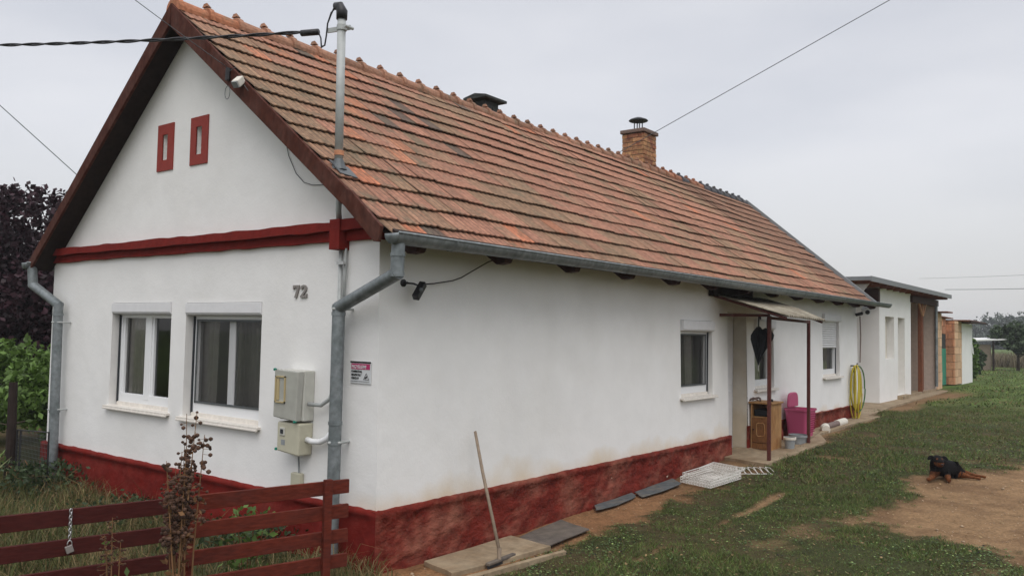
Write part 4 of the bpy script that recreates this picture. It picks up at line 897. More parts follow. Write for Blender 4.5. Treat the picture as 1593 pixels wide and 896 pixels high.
hp = thing('laundry_hamper', 'bright pink plastic laundry hamper with its lid open against the wall', 'hamper', (.22, 8.3, .26))
def hamp():
    q = MB(); a = (.06, .36, 7.88, 8.42, .27); cx_, cy_ = .22, 8.12
    lv = [(.27, .80), (.30, .82), (.62, .99), (.64, 1.0), (.64, 1.08), (.665, 1.08)]; n = 24; vs = []
    for (z, s_) in lv:
        for k in range(n):
            t = 2*math.pi*k/n; c_, s__ = math.cos(t), math.sin(t); ex = lambda v: math.copysign(abs(v)**.28, v); vs.append((cx_+.17*s_*ex(c_), cy_+.21*s_*ex(s__), z))
    q.add(vs, [(i*n+k, i*n+(k+1) % n, (i+1)*n+(k+1) % n, (i+1)*n+k) for i in range(len(lv)-1) for k in range(n)]); q.add(vs[:n], [tuple(range(n))[::-1]])
    return q
hb = hamp().build('body', M['pink'], hp, smooth=False)
q = MB()
for k in range(7):
    for j in range(9): 
        z = .33+j*.032; w_ = .16*(.84+.16*(z-.3)/.34)*1.09; q.box(.22+w_-.006, .22+w_+.001, 7.975+k*.048, 7.975+k*.048+.028, z, z+.014)
q.build('slots', mat('pink_shadow', (.30, .03, .09), .6), hb)
q = MB(); poly = []
for k in range(18):
    t = math.pi*k/17; poly.append((.09+.0, 8.12-.20*math.copysign(abs(math.cos(t))**.5, math.cos(t)), .68+.21*math.sin(t)**.5))
q.prism(poly, (.035, 0, 0)); q.build('lid', M['pink'], hp, bevel=.012)
def bucket(loc, rb, rt, h, m_, label, rim, obl=1.):
    t = thing('bucket', label, 'bucket', loc); q = MB(); q.lathe([(0, 0), (rb, 0), (rt, h), (rt-.004, h), (rb-.006, .006), (0, .006)], loc, 24); b_ = q.build('body', M[m_], t, smooth=False)
    if obl != 1: b_.scale = (1, obl, 1)
    q = MB(); q.lathe([(rt, h-.03), (rt+.008, h-.028), (rt+.009, h+.004), (rt-.004, h+.004)], loc, 24); r_ = q.build('rim', M[rim], t)
    if obl != 1: r_.scale = (1, obl, 1)
    q = MB(); q.tube([(loc[0]+(rt+.01)*math.cos(a_)*1, loc[1]+(rt+.01)*obl*math.sin(a_), loc[2]+h-.02-.05*abs(math.sin(a_))) for a_ in [k*math.pi/10 for k in range(11)]], .0025, 5); q.build('bail', M['steel'], t)
bucket((.42, 7.10, .17), .055, .075, .185, 'bucket', 'small grey bucket with a white rim beside the cabinet', 'offwhite')
bucket((.36, 7.62, .17), .10, .125, .17, 'bucket', 'wide grey plastic tub in front of the pink hamper', 'bucket', 1.0)
q = MB(); q.lathe([(0, 0), (.07, 0), (.075, .05), (.06, .13), (.03, .16), (0, .165)], (.10, 7.55, .26), 14); tag(q.build('red_pot', M['plinth'], None, smooth=True, org=(.1, 7.55, .26)), 'rounded dark red pot between the cabinet and the pink hamper', 'pot')
pp = thing('drain_pipe', 'drain pipe of white and brown pieces lying along the wall', 'pipe', (.2, 9.8, .29))
q = MB(); q.tube([(.30, 9.06, .285), (.265, 9.14, .29), (.215, 9.25, .295), (.20, 9.36, .295)], .062, 16); q.build('elbow', M['offwhite'], pp, smooth=False)
q = MB(); q.tube([(.20, 9.34, .295), (.195, 9.98, .30)], .050, 16); q.build('pipe', M['pvcbrown'], pp)
q = MB(); q.tube([(.195, 9.96, .30), (.19, 10.40, .305)], .060, 16); q.build('pipe', M['offwhite'], pp)
hs = thing('garden_hose', 'yellow garden hose hanging in long loops on the far wall corner', 'hose', (.06, 11.45, .8))
rnd = random.Random(2)
for i in range(7):
    q = MB(); w_ = .10+.03*rnd.random()+.010*i; y_ = 11.40+.02*i; zt_ = 1.22-.02*rnd.random(); zb = .22+.30*rnd.random()*(i % 3 > 0); 
    pts = [(.085+.012*(i % 3)-(.045+.006*i)*math.cos(t)*(1 if i % 2 else -1)*(-1), y_+w_*math.cos(t)*(1 if math.sin(t) < 0 else .8), (zt_+zb)/2+(zt_-zb)/2*(math.sin(t) if math.sin(t) < 0 else math.sin(t)**.7)) for t in [k*2*math.pi/30 for k in range(31)]]
    q.tube(pts, .0115, 8, cap=False); q.build('loop', M['hose'] if i != 5 else M['hosegreen'], hs, smooth=True)
q = MB(); q.tube([(-.02, 11.50, 1.20), (.09, 11.50, 1.20), (.10, 11.50, 1.25)], .012, 8); q.build('hook', M['rubber'], hs)
sb = thing('stacked_pots', 'leaning column of small terracotta items behind the hose', 'pots', (-.3, 13.1, .3)); rnd = random.Random(8)
for i in range(6):
    q = MB(); q.lathe([(0, 0), (.06, 0), (.085, .10), (.08, .10), (.055, .01)], (-.12+rnd.uniform(-.03, .03), 12.25+rnd.uniform(-.03, .03), .27+i*.14), 14); q.build('pot', M['redbrick'] if i in (0, 5) else M['block'], sb)

rk = thing('wire_rack', 'heap of white coated wire racks lying on the ground by the plinth', 'wire rack', (.4, 5.0, .1))
def rack(o, ax, ay, nx_, ny_, h, rad=.0035, name='basket'):
    q = MB(); o = Vector(o); ax = Vector(ax); ay = Vector(ay); up = Vector((0, 0, h))
    for i in range(nx_+1): a = o+ax*(i/nx_); q.tube([a+up, a, a+ay, a+ay+up], rad, 5)
    for j in range(ny_+1): a = o+ay*(j/ny_); q.tube([a+up, a, a+ax, a+ax+up], rad, 5)
    for zz in (1., .5): q.tube([o+up*zz, o+ax+up*zz, o+ax+ay+up*zz, o+ay+up*zz, o+up*zz], rad*1.3, 5)
    q.build(name, M['wirewhite'], rk)
rack((.20, 4.30, .10), (.40, -.12, 0), (.08, .62, .03), 11, 16, .055)
rack((.14, 4.48, .12), (.38, -.04, -.02), (.06, .60, .03), 9, 14, .05)
rack((.14, 4.90, .155), (.36, .08, -.04), (-.03, .46, .01), 12, 9, .02, .003)
q = MB()
for i in range(7): q.tube([(.50+.05*i, 5.02+.055*i, .135), (.42+.05*i, 5.12+.05*i, .19), (.44+.05*i, 5.22+.05*i, .17), (.54+.05*i, 5.15+.05*i, .12), (.50+.05*i, 5.02+.055*i, .135)], .004, 5)
q.tube([(.46, 4.95, .14), (.86, 5.38, .13)], .004, 5); q.build('plate_rack', M['wirewhite'], rk)

# broom leaning on the wall
br = thing('broom', 'long handled rubber squeegee broom leaning on the plinth', 'broom', (.49, .78, .02))
q = MB(); q.tube([(.485, .775, .10), (.20, .91, .62), (.055, .985, .905)], [.0125, .0125, .0115], 10); q.build('handle', M['handle'], br, smooth=True)
q = MB(); q.tube([(.495, .765, .035), (.482, .778, .115)], [.014, .018], 10); q.build('socket', M['handle'], br)
q = MB(); q.beam((.50, .62, .030), (.475, .97, .030), .035, .022); q.build('head', M['graymat'], br, bevel=.005)
q = MB(); q.beam((.502, .625, .012), (.477, .965, .012), .008, .03); q.build('rubber_lip', M['rubber'], br)

# slabs and mats on the ground
def slab(name, label, cat, pts, th, m_, lift=.0, seed=1):
    rnd = random.Random(seed); q = MB(); P_ = []
    n = len(pts)
    for i in range(n):
        a = Vector((*pts[i], 0)); b = Vector((*pts[(i+1) % n], 0)); 
        for k in range(4): p = a.lerp(b, k/4); P_.append((p.x+rnd.uniform(-.008, .008), p.y+rnd.uniform(-.008, .008), float(gz(p.x, p.y))+lift))
    q.prism(P_, (0, 0, th)); o = q.build(name, M[m_], None, bevel=.004, org=P_[0]); tag(o, label, cat); return o
slab('concrete_slab', 'pale concrete slab at the wall foot under the broom', 'slab', [(.09, .40), (.44, .32), (.54, 1.36), (.10, 1.42)], .04, 'concrete', -.014)
slab('concrete_slab', 'narrow plank like concrete edging beside the broom slab', 'slab', [(.56, .25), (.61, .24), (.72, 1.30), (.68, 1.32)], .045, 'concrete', -.012, 4)
slab('rubber_mat', 'brown grey mat lying nearest the broom along the plinth', 'mat', [(.17, 1.42), (.51, 1.30), (.47, 2.02), (.10, 2.14)], .014, 'graymat', .010, 2)
slab('rubber_mat', 'middle curled grey mat against the red plinth', 'mat', [(.04, 2.80), (.15, 2.66), (.20, 2.95), (.17, 3.38), (.05, 3.50)], .010, 'bluemat', .012, 3)
slab('rubber_mat', 'bluish grey mat furthest along the plinth near the wire racks', 'mat', [(.05, 3.55), (.22, 3.40), (.27, 3.8), (.25, 4.22), (.06, 4.38)], .010, 'bluemat', .010, 5)
tag(slab('path', None, None, [(-.2, 5.95), (.62, 5.75), (.66, 7.9), (.34, 8.6), (.30, 12.2), (-.02, 12.2)], .06, 'concrete', -.035, 6), kind='structure')
tag(slab('path', None, None, [(-1.0, 12.2), (.10, 12.2), (-.12, 15.4), (-.30, 22.0), (-1.0, 22.2)], .06, 'concrete', -.035, 7), kind='structure')

# ---------------------------------------------------------------- outbuildings
S = -.511
sh = thing('outbuilding', 'white flat roofed outbuilding with an open timber bay beyond the house', 'outbuilding', (-2, 18, .25))
PS = lambda u_, w_, z_: (S-w_, u_, z_)
mb = wall_face(PS, [15.5, 18.5], lambda y: 2.86, [(16.0, 16.82, 1.23, 2.20), (17.18, 17.86, .37, 2.20)], z0=.0, depth=.16)
mb.quad((S, 15.5, 0), (-4.6, 15.5, 0), (-4.6, 15.5, 2.86), (S, 15.5, 2.86)); mb.quad((S, 18.5, 0), (-4.6, 18.5, 0), (-4.6, 18.5, 2.86), (S, 18.5, 2.86)); mb.quad((-4.6, 15.5, 0), (-4.6, 21.6, 0), (-4.6, 21.6, 2.86), (-4.6, 15.5, 2.86))
mb.build('white_block', [M['plaster'], M['reveal']], sh, fix=False)
q = MB(); q.box(S-.20, S-.162, 16.0, 16.82, 1.23, 2.20); q.build('window', M['offwhite'], sh)
q = MB(); q.box(S-.20, S-.162, 17.18, 17.86, .37, 2.20); q.build('door', M['offwhite'], sh)
q = MB(); q.box(S-.16, S+.12, 17.10, 17.95, .22, .36); q.build('doorstep', M['concrete'], sh, bevel=.01)
q = MB()      # gray block back wall of bay
rnd = random.Random(4)
for i in range(12):
    for j in range(8):
        z = .33+i*.2; y_ = 18.52+j*.40+(i % 2)*.2
        if y_ < 21.4: q.box(S-1.02, S-1.0+rnd.uniform(0, .004), y_, min(y_+.394, 21.5), z, z+.193)
q.build('block_wall', M['block'], sh)
q = MB(); q.box(-4.5, S-.99, 21.46, 21.62, .2, 2.8); q.box(S-.99, S-.01, 21.46, 21.60, .2, 2.8); q.build('end_wall', M['soot'] if False else M['block'], sh)
for (x_, y_, m_) in ((S-.04, 19.75, 'rust'), (S-.30, 21.15, 'rust')):
    q = MB(); q.box(x_-.05, x_+.05, y_-.05, y_+.05, .3, 2.72); pst = q.build('post', M[m_], sh, bevel=.004)
    if y_ < 20:
        q = MB()
        for dy in (-.22, .0, .22): q.beam((x_+.06, y_+dy*.1, 2.30), (x_+.06, y_+dy*2.1, 2.68), .035, .04, (1, 0, 0))
        q.build('brace', M['timber'], pst)
q = MB(); q.box(S-.03, S+.01, 18.5, 21.5, .18, .34); q.build('threshold', M['concrete'], sh)
q = MB(); q.tube([(S+.03, 21.42, .4), (S+.03, 21.42, 2.72)], .04, 8); q.build('pipe', M['galv'], sh)
q = MB()
for i in range(14): yy = 13.75+i*.6; q.beam((-4.4, yy, 2.80), (-.22, yy, 2.84), .06, .07)
q.build('rafters', M['rust'], sh)
q = MB(); q.box(-1.9, S+.02, 15.36, 15.48, 2.42, 2.80); q.build('beam', M['rafter'], sh)
q = MB(); q.box(S-.02, S+.06, 18.45, 21.6, 2.62, 2.78); q.build('beam', M['rafter'], sh)
q = MB(); q.prism([(-1.6, 13.9, 2.84), (-.30, 13.9, 2.84), (-.55, 13.9, 2.52), (-.75, 13.9, 2.48)], (0, .05, 0)); q.build('white_gusset', M['reveal'], sh)
q = MB(); q.box(-4.6, -.18, 13.5, 21.78, 2.865, 2.90); q.build('roof', M['timber'], sh)
q = MB(); q.box(-.18, -.155, 13.48, 21.80, 2.84, 2.945); q.box(-4.6, -.18, 13.475, 13.50, 2.86, 2.94); q.box(-4.6, -.17, 13.49, 21.79, 2.9, 2.925); q.build('fascia', M['fascia'], sh)

def brick_face(mb, u0_, u1_, z0, z1, P, bl=.25, bh=.24, seed=1):
    rnd = random.Random(seed); i = 0; z = z0
    while z < z1-.02:
        uu = u0_-(i % 2)*bl/2
        while uu < u1_:
            a, b = max(uu, u0_)+.005, min(uu+bl, u1_)-.005
            if b-a > .03:
                o = rnd.uniform(-.006, .006); zz1 = min(z+bh, z1)-.006
                mb.add([P(x_, w_, z_) for z_ in (z+.004, zz1) for w_ in (o, .10) for x_ in (a, b)], [(0, 2, 3, 1), (4, 5, 7, 6), (0, 1, 5, 4), (2, 6, 7, 3), (0, 4, 6, 2), (1, 3, 7, 5)])
            uu += bl
        z += bh; i += 1
bs_ = thing('brick_shed', 'unfinished shed of bare orange hollow bricks with a teal door', 'shed', (-2, 24, .25))
q = MB(); brick_face(q, 21.68, 22.35, .30, 2.45, lambda a, w_, z: (S-w_, a, z), seed=3); q.build('front_pier', M['palebrick'], bs_)
q = MB(); brick_face(q, 22.35, 25.4, 1.88, 2.42, lambda a, w_, z: (-.95-w_, a, z), seed=6); 
brick_face(q, -2.4, -.72, .28, 2.30, lambda a, w_, z: (a, 25.42+w_, z), seed=9); q.build('red_brickwork', M['redbrick'], bs_)
q = MB(); brick_face(q, 25.50, 26.62, .28, 2.30, lambda a, w_, z: (-.70-w_, a, z), seed=5); q.build('rear_pier', M['palebrick'], bs_)
q = MB(); q.box(-.99, -.95, 23.6, 25.40, .28, 1.42); q.build('door', M['teal'], bs_)
q = MB(); q.box(-.99, -.96, 22.4, 25.40, 1.425, 1.88); q.build('gap_panel', M['soot'], bs_)
q = MB(); q.box(-4.2, -1.06, 21.7, 26.6, .2, 2.25); q.build('core_wall', M['block'], bs_)
q = MB(); q.box(-4.2, -.25, 21.75, 22.5, 2.455, 2.49); q.prism([(-4.2, 22.5, 2.42), (-.85, 22.5, 2.42), (-.85, 22.5, 2.45), (-4.2, 22.5, 2.45)], (0, 3.6, -.05)); q.build('roof_slab', M['rust'], bs_)
ws = thing('white_shed', 'last small whitewashed shed with a thin board roof at the end of the row', 'shed', (-2, 27.6, .25))
q = MB(); q.box(-4.0, -.70, 26.64, 28.6, 0, 2.24); q.build('walls', M['plaster'], ws)
q = MB(); q.prism([(-4.1, 26.0, 2.31), (-.35, 26.0, 2.31), (-.35, 26.0, 2.345), (-4.1, 26.0, 2.345)], (0, 3.15, -.04)); q.build('roof', M['rust'], ws)
q = MB(); q.beam((-.36, 26.0, 2.30), (-.33, 29.2, 2.255), .05, .05); q.build('roof_edge', M['darkwood'], ws)
q = MB(); q.prism([(-.69, 28.5, 1.55), (-.69, 28.75, 1.20), (-.69, 28.45, 1.25)], (.02, 0, 0)); q.build('torn_flap', M['tin'], ws)

# far shelter, fence
fs = thing('field_shelter', 'low shelter with a thin white tin roof among the far bushes', 'shelter', (-2.1, 38, .25))
q = MB(); q.prism([(-3.2, 40.75, 1.62), (-1.29, 42.2, 1.73), (-1.9, 43.6, 1.80), (-3.9, 42.1, 1.70)], (0, 0, .06)); q.build('roof', M['tin'], fs)
q = MB(); q.prism([(-3.3, 41.0, .2), (-1.95, 42.0, .2), (-1.95, 42.0, 1.50), (-3.3, 41.0, 1.50)], (-.05, .08, 0)); q.build('board_wall', mat('weathered_board', (.19, .155, .12), .9, var=.3, vs=3, stretch=(6, 6, 1)), fs)
for (x_, y_) in ((-1.85, 41.95),): q = MB(); q.tube([(x_, y_, .1), (x_, y_, 1.7)], .05, 6); q.build('post', M['darkwood'], fs)

# ---------------------------------------------------------------- vegetation
def leaves(P, size, flat=.0, el=1.5):
    n = len(P); a = RNG.normal(size=(n, 3)); a /= np.linalg.norm(a, axis=1)[:, None]; b = np.cross(a, RNG.normal(size=(n, 3))); b /= np.linalg.norm(b, axis=1)[:, None]
    s_ = (size*RNG.uniform(.6, 1.3, n))[:, None]; d1 = a*s_*.5*el; d2 = b*s_*.5
    V = np.stack([P-d1, P+d2, P+d1, P-d2], 1).reshape(-1, 3); return V, np.arange(4*n).reshape(-1, 4)
def crown_points(centers, n, jit=.9):
    """centers: list of (x,y,z,rx,ry,rz); leaf roots cluster into twigs in the shell of each"""
    out = []
    tot = sum(c[3]*c[4]*c[5] for c in centers)
    for c in centers:
        m = max(20, int(n*(c[3]*c[4]*c[5])/tot)); nt_ = max(4, m//14); d = RNG.normal(size=(nt_, 3)); d /= np.linalg.norm(d, axis=1)[:, None]
        rr_ = RNG.random(nt_)**.45*1.08; tw_ = d*rr_[:, None]*np.array(c[3:6])+np.array(c[:3]); k = RNG.integers(0, nt_, m); sp = min(c[3:6])*.13
        out.append(tw_[k]+RNG.normal(size=(m, 3))*sp)
    return np.concatenate(out)
def tree(name, label, base, trunk_h, trunk_r, centers, n, size, lm, cat='tree', group=None, limbs=6, el=1.4):
    t = thing(name, label, cat, base, group); b = Vector(base); q = MB(); rnd = random.Random(int(abs(base[0])*10)+3); top = b+Vector((rnd.uniform(-.1, .1), rnd.uniform(-.1, .1), trunk_h))
    q.tube([b-Vector((0, 0, .1)), b.lerp(top, .5)+Vector((.05, .03, 0))*trunk_r*4, top], [trunk_r*1.15, trunk_r*.85, trunk_r*.6], 10)
    for c in centers[:limbs*2]:
        e_ = Vector(c[:3]); s_ = b.lerp(top, rnd.uniform(.6, 1)); m_ = s_.lerp(e_, .5)+Vector((0, 0, -.1*(e_-s_).length)); q.tube([s_, m_, e_], [trunk_r*.5, trunk_r*.3, trunk_r*.1], 6)
    q.build('trunk', M['bark'], t, smooth=True)
    V, F = leaves(crown_points(centers, n), size, el=el); link('crown', np_mesh('crown', V, F), M[lm], t); return t
rnd = random.Random(12)
cs = [(-13.6, 2.4, 2.2, 1.5, 1.5, 1.3)]
for i in range(26):
    a = rnd.uniform(0, 6.28); rr_ = rnd.uniform(.6, 2.5); zz = rnd.uniform(.9, 3.75); k = 1-.35*abs(zz-2.2)/1.8; cs.append((-13.9+rr_*math.cos(a)*k, 2.2+rr_*math.sin(a)*k, zz, rnd.uniform(.5, .95), rnd.uniform(.5, .95), rnd.uniform(.4, .7)))
cs += [(-12.1, 3.1, 3.75, .55, .5, .50), (-12.8, 2.8, 3.95, .5, .5, .45), (-11.5, 3.6, 3.5, .6, .5, .55), (-13.5, 2.4, 3.5, .5, .5, .5), (-11.6, 3.3, 2.4, .8, .8, .8), (-11.9, 3.0, 1.4, .8, .8, .8)]
tree('plum_tree', 'dark purple leaved tree behind the left roof edge', (-13.7, 2.3, 0), 2.0, .16, cs, 42000, .085, 'leafpurple')
cs = [(-16.5, 6, 1.7, 3, 2.5, 1.8), (-13, 7.5, 1.5, 3, 2.5, 1.7), (-19, 3, 1.6, 2.5, 2.5, 1.7)]
tree('hedge_shrub', 'dense dark shrub mass further behind the purple tree', (-15.5, 6, 0), 1.2, .12, cs, 16000, .22, 'leafpurple', 'shrub')
cs = []
for i in range(30): cs.append((-6.6-rnd.uniform(-.95, 2.2), 1.0+rnd.uniform(-.7, 1.2), rnd.uniform(.1, 1.15), rnd.uniform(.2, .42), rnd.uniform(.2, .4), rnd.uniform(.2, .36)))
cs += [(-7.3, .6, 1.25, .16, .16, .24), (-6.7, .5, 1.1, .2, .2, .2), (-6.1, .45, 1.0, .22, .22, .25), (-7.9, .5, 1.15, .3, .3, .3)]
tree('garden_bush', 'leafy green bush behind the dark fence post at the left edge', (-6.9, 1.0, 0), .6, .03, cs, 19000, .052, 'leafgreen', 'bush', el=1.9)
for (x_, y_, z_, lb) in ((-7.55, .35, 1.02, 'lower right orange blossom on the bush at the left edge'), (-7.7, .3, 1.12, 'topmost orange blossom on the bush at the left edge')):
    q = MB(); q.lathe([(0, -.02), (.03, 0), (0, .03)], (x_, y_, z_), 7); tag(q.build('flower', M['orange'], None, org=(x_, y_, z_)), lb, 'flower', 'orange blossoms on the bush')
# fence post and small mesh gate on the left
q = MB(); q.tube([(-5.19, -.32, -.1), (-5.20, -.31, .5), (-5.235, -.30, 1.06)], [.052, .048, .042], 10); tag(q.build('fence_post', M['darkwood'], None, org=(-5.2, -.3, 0)), 'dark weathered wooden post left of the front wall', 'post')
mg = thing('mesh_gate', 'low black wire mesh gate between the post and the left downpipe', 'gate', (-4.7, -.3, 0))
q = MB(); q.tube([(-5.08, -.30, .03), (-5.08, -.30, .575), (-4.36, -.30, .612), (-4.36, -.30, .03)], .010, 6); q.tube([(-5.0, -.30, .03), (-5.0, -.30, .57)], .012, 6); q.build('frame', M['black'], mg)
q = MB()
for i in range(22): x_ = -5.05+i*.032; q.tube([(x_, -.30, .04), (x_, -.30, .59)], .0016, 4)
for i in range(14): q.tube([(-5.08, -.30, .05+i*.04), (-4.36, -.30, .05+i*.04)], .0014, 4)
q.build('mesh', M['darkmetal'], mg)

def herb(name, label, base, hs_, nst, spread, seedr, leafm=None, seed=1, top=.45, cat='weed'):
    t = thing(name, label, cat, base); rnd = random.Random(seed); q = MB(); sd_ = MB(); lf = []
    for i in range(nst):
        a = rnd.uniform(0, 6.28); h = hs_*rnd.uniform(.72, 1.0) if i else hs_; e_ = Vector((base[0]+spread*math.cos(a)*rnd.random(), base[1]+spread*math.sin(a)*rnd.random(), base[2]+h)); b = Vector((base[0]+rnd.uniform(-.04, .04), base[1]+rnd.uniform(-.04, .04), base[2]))
        m_ = b.lerp(e_, .5)+Vector((rnd.uniform(-.02, .02), rnd.uniform(-.02, .02), 0)); q.tube([b, m_, e_], [.0055, .004, .0015], 6)
        for k in range(int(46*top/.45)):
            s_ = 1-top*rnd.random()**.8; p = b.lerp(m_, s_*2) if s_ < .5 else m_.lerp(e_, s_*2-1); an = rnd.uniform(0, 6.28); o = rnd.uniform(.006, .042); c = p+Vector((o*math.cos(an), o*math.sin(an), rnd.uniform(-.02, .01)))
            rr_ = seedr*rnd.uniform(.6, 1.3); sd_.lathe([(0, -rr_), (rr_*.9, -rr_*.4), (rr_, rr_*.4), (rr_*.35, rr_*.9), (0, rr_)], c, 6); q.tube([p, c], .0012, 4)
        for k in range(10): s_ = rnd.random()*.85; p = b.lerp(e_, s_); lf.append((p.x+rnd.uniform(-.03, .03), p.y+rnd.uniform(-.03, .03), p.z))
    q.build('stem', M['dry'], t); sd_.build('seed_head', M['seed'], t)
    if leafm: V, F = leaves(np.array(lf), .022, el=1.9); link('foliage', np_mesh('foliage', V, F), M[leafm], t)
    return t
herb('dead_stalks', 'tall dead brown weed with seed heads in front of the gate', (.30, -1.66, 0), 1.24, 13, .17, .0105, 'dry', seed=4, top=.42)
herb('small_weed', 'shorter greenish weed left of the tall dead stalks', (.14, -1.93, 0), .72, 4, .06, .006, 'leafgreen', seed=9, top=.2)
def leafy(name, label, base, n, rad, h, size, lm, cat='plant', el=1.8):
    t = thing(name, label, cat, base); rnd = random.Random(int(abs(base[0]*97))+1); q = MB(); b = Vector(base)
    for i in range(7): a = rnd.uniform(0, 6.28); q.tube([b, b+Vector((rad*.8*math.cos(a), rad*.8*math.sin(a), h*rnd.uniform(.6, 1)))], .003, 4)
    q.build('stem', M['dry'], t); P = np.array(base)+RNG.normal(size=(n, 3))*np.array([rad*.5, rad*.5, 0]); P[:, 2] = base[2]+h*RNG.random(n)**.7; V, F = leaves(P, size, el=el); link('foliage', np_mesh('foliage', V, F), M[lm], t)
leafy('yard_weed', 'pale green bushy weed behind the right gate boards', (-.05, -1.0, 0), 300, .14, .60, .026, 'leafgreen')
leafy('yard_weed', 'low green weed clump at the foot of the front plinth', (-1.1, -.28, 0), 700, .45, .24, .028, 'leafdark')
leafy('yard_weed', 'dark green nettle clump around the base of the left downpipe', (-4.45, -.28, 0), 900, .5, .30, .032, 'leafdark')
leafy('yard_weed', 'leafy clump growing below the middle of the front wall', (-2.7, -.3, 0), 500, .5, .18, .028, 'leafdark')
leafy('yard_weed', 'small bushy plant near the dark fence post', (-5.35, -.75, 0), 700, .35, .40, .030, 'leafgreen')
# strap-leaved plant
yc = thing('strap_leaf_plant', 'plant with long pale strap leaves in the left yard corner', 'plant', (-4.55, -.8, 0)); V_ = MB(); rnd = random.Random(5)
for i in range(14):
    a = rnd.uniform(0, 6.28); l_ = rnd.uniform(.3, .52); o = Vector((-4.55, -.8, 0)); dirv = Vector((math.cos(a), math.sin(a), 0)); perp = Vector((-math.sin(a), math.cos(a), 0)); pts = [o+dirv*l_*.55*t**1.6+Vector((0, 0, l_*(t-.25*t*t))) for t in (0, .33, .66, 1)]; b = len(V_.v)
    for p, w_ in zip(pts, (.012, .020, .016, .001)): V_.v += [tuple(p-perp*w_), tuple(p+perp*w_)]
    for k in range(3): V_.f.append((b+2*k, b+2*k+1, b+2*k+3, b+2*k+2)); V_.mi.append(0)
V_.build('leaf', mat('strap_leaf', (.19, .21, .08), .6, island=.4, transl=.2), yc, fix=False)

# right background trees
def orchard(x_, y_, h, rr_, label, lm='leafdark', seed=1, n=5000, sz=.13):
    rnd = random.Random(seed); z = float(gz(x_, y_)); cs = []
    for i in range(14): a = rnd.uniform(0, 6.28); q_ = rnd.uniform(.1, .75)*rr_; cs.append((x_+q_*math.cos(a), y_+q_*math.sin(a), z+h*rnd.uniform(.42, .88), rr_*rnd.uniform(.25, .42), rr_*rnd.uniform(.25, .42), h*rnd.uniform(.10, .18)))
    tree('orchard_tree', label, (x_, y_, z), h*.42, .075, cs, n, sz, lm, group='fruit trees beyond the sheds')
orchard(-.95, 43.0, 2.35, 1.15, 'rounded dark green fruit tree at the right edge behind the lawn', seed=3)
orchard(2.2, 43.5, 2.4, 1.4, 'fruit tree furthest right, beyond the lawn', seed=5)
def bushy(x_, y_, h, rr_, label, lm, seed=1, n=3500, sz=.12):
    rnd = random.Random(seed); z = float(gz(x_, y_)); cs = [(x_+rnd.uniform(-.6, .6)*rr_, y_+rnd.uniform(-.6, .6)*rr_, z+h*rnd.uniform(.1, .85), rr_*.45, rr_*.45, h*.2) for i in range(12)]
    tree('bush', label, (x_, y_, z), h*.4, .04, cs, n, sz, lm, 'bush', group='bushes beyond the sheds')
bushy(-1.45, 31.6, 2.0, .50, 'tall slim green bush right behind the last white shed', 'leafgreen', 2, 3600, .11)
bushy(-1.9, 36.0, 1.1, .55, 'medium bush under the white tin roof', 'leafdark', 4)
bushy(-3.4, 35.5, 2.2, 1.2, 'broad bush mostly behind the last shed', 'leafdark', 6)
# reeds / meadow strip
n = 16000; x = RNG.uniform(-8, 22, n); y = 49+RNG.uniform(-1.2, 3.5, n)-.12*x; hgt = RNG.uniform(.4, .95, n); c = np.array([.20, .165, .105])*RNG.uniform(.6, 1.2, (n, 1)); V, F, C = blades(np.stack([x, y, gz(x, y)], 1), hgt, RNG.uniform(.03, .06, n), RNG.uniform(.1, .9, n), c, seg=2)
tag(link('dry_reeds', np_mesh('dry_reeds', V, F, C), M['grass']), 'band of dry brown tall grass at the far end of the lawn', 'reeds', kind='stuff')
# wood on the horizon
cs = []; rnd = random.Random(9)
for i in range(110):
    t = i/109; x_ = -23+t*163; y_ = 152-.30*x_+rnd.uniform(-6, 6); h = rnd.uniform(5.4, 7.2)*(.72+.28*min(1, t*12))
    cs.append((x_, y_, h*.50, rnd.uniform(2.0, 3.2), 3.0, h*.50))
    if rnd.random() < .5: cs.append((x_+rnd.uniform(-1, 1), y_, h*.9, 1.2, 1.2, .9))
V, F = leaves(crown_points(cs, 150000), .40, el=1.1)
tag(link('distant_wood', np_mesh('distant_wood', V, F), M['leaffar'], org=None), 'hazy dark green wood along the right horizon', 'wood', kind='stuff')

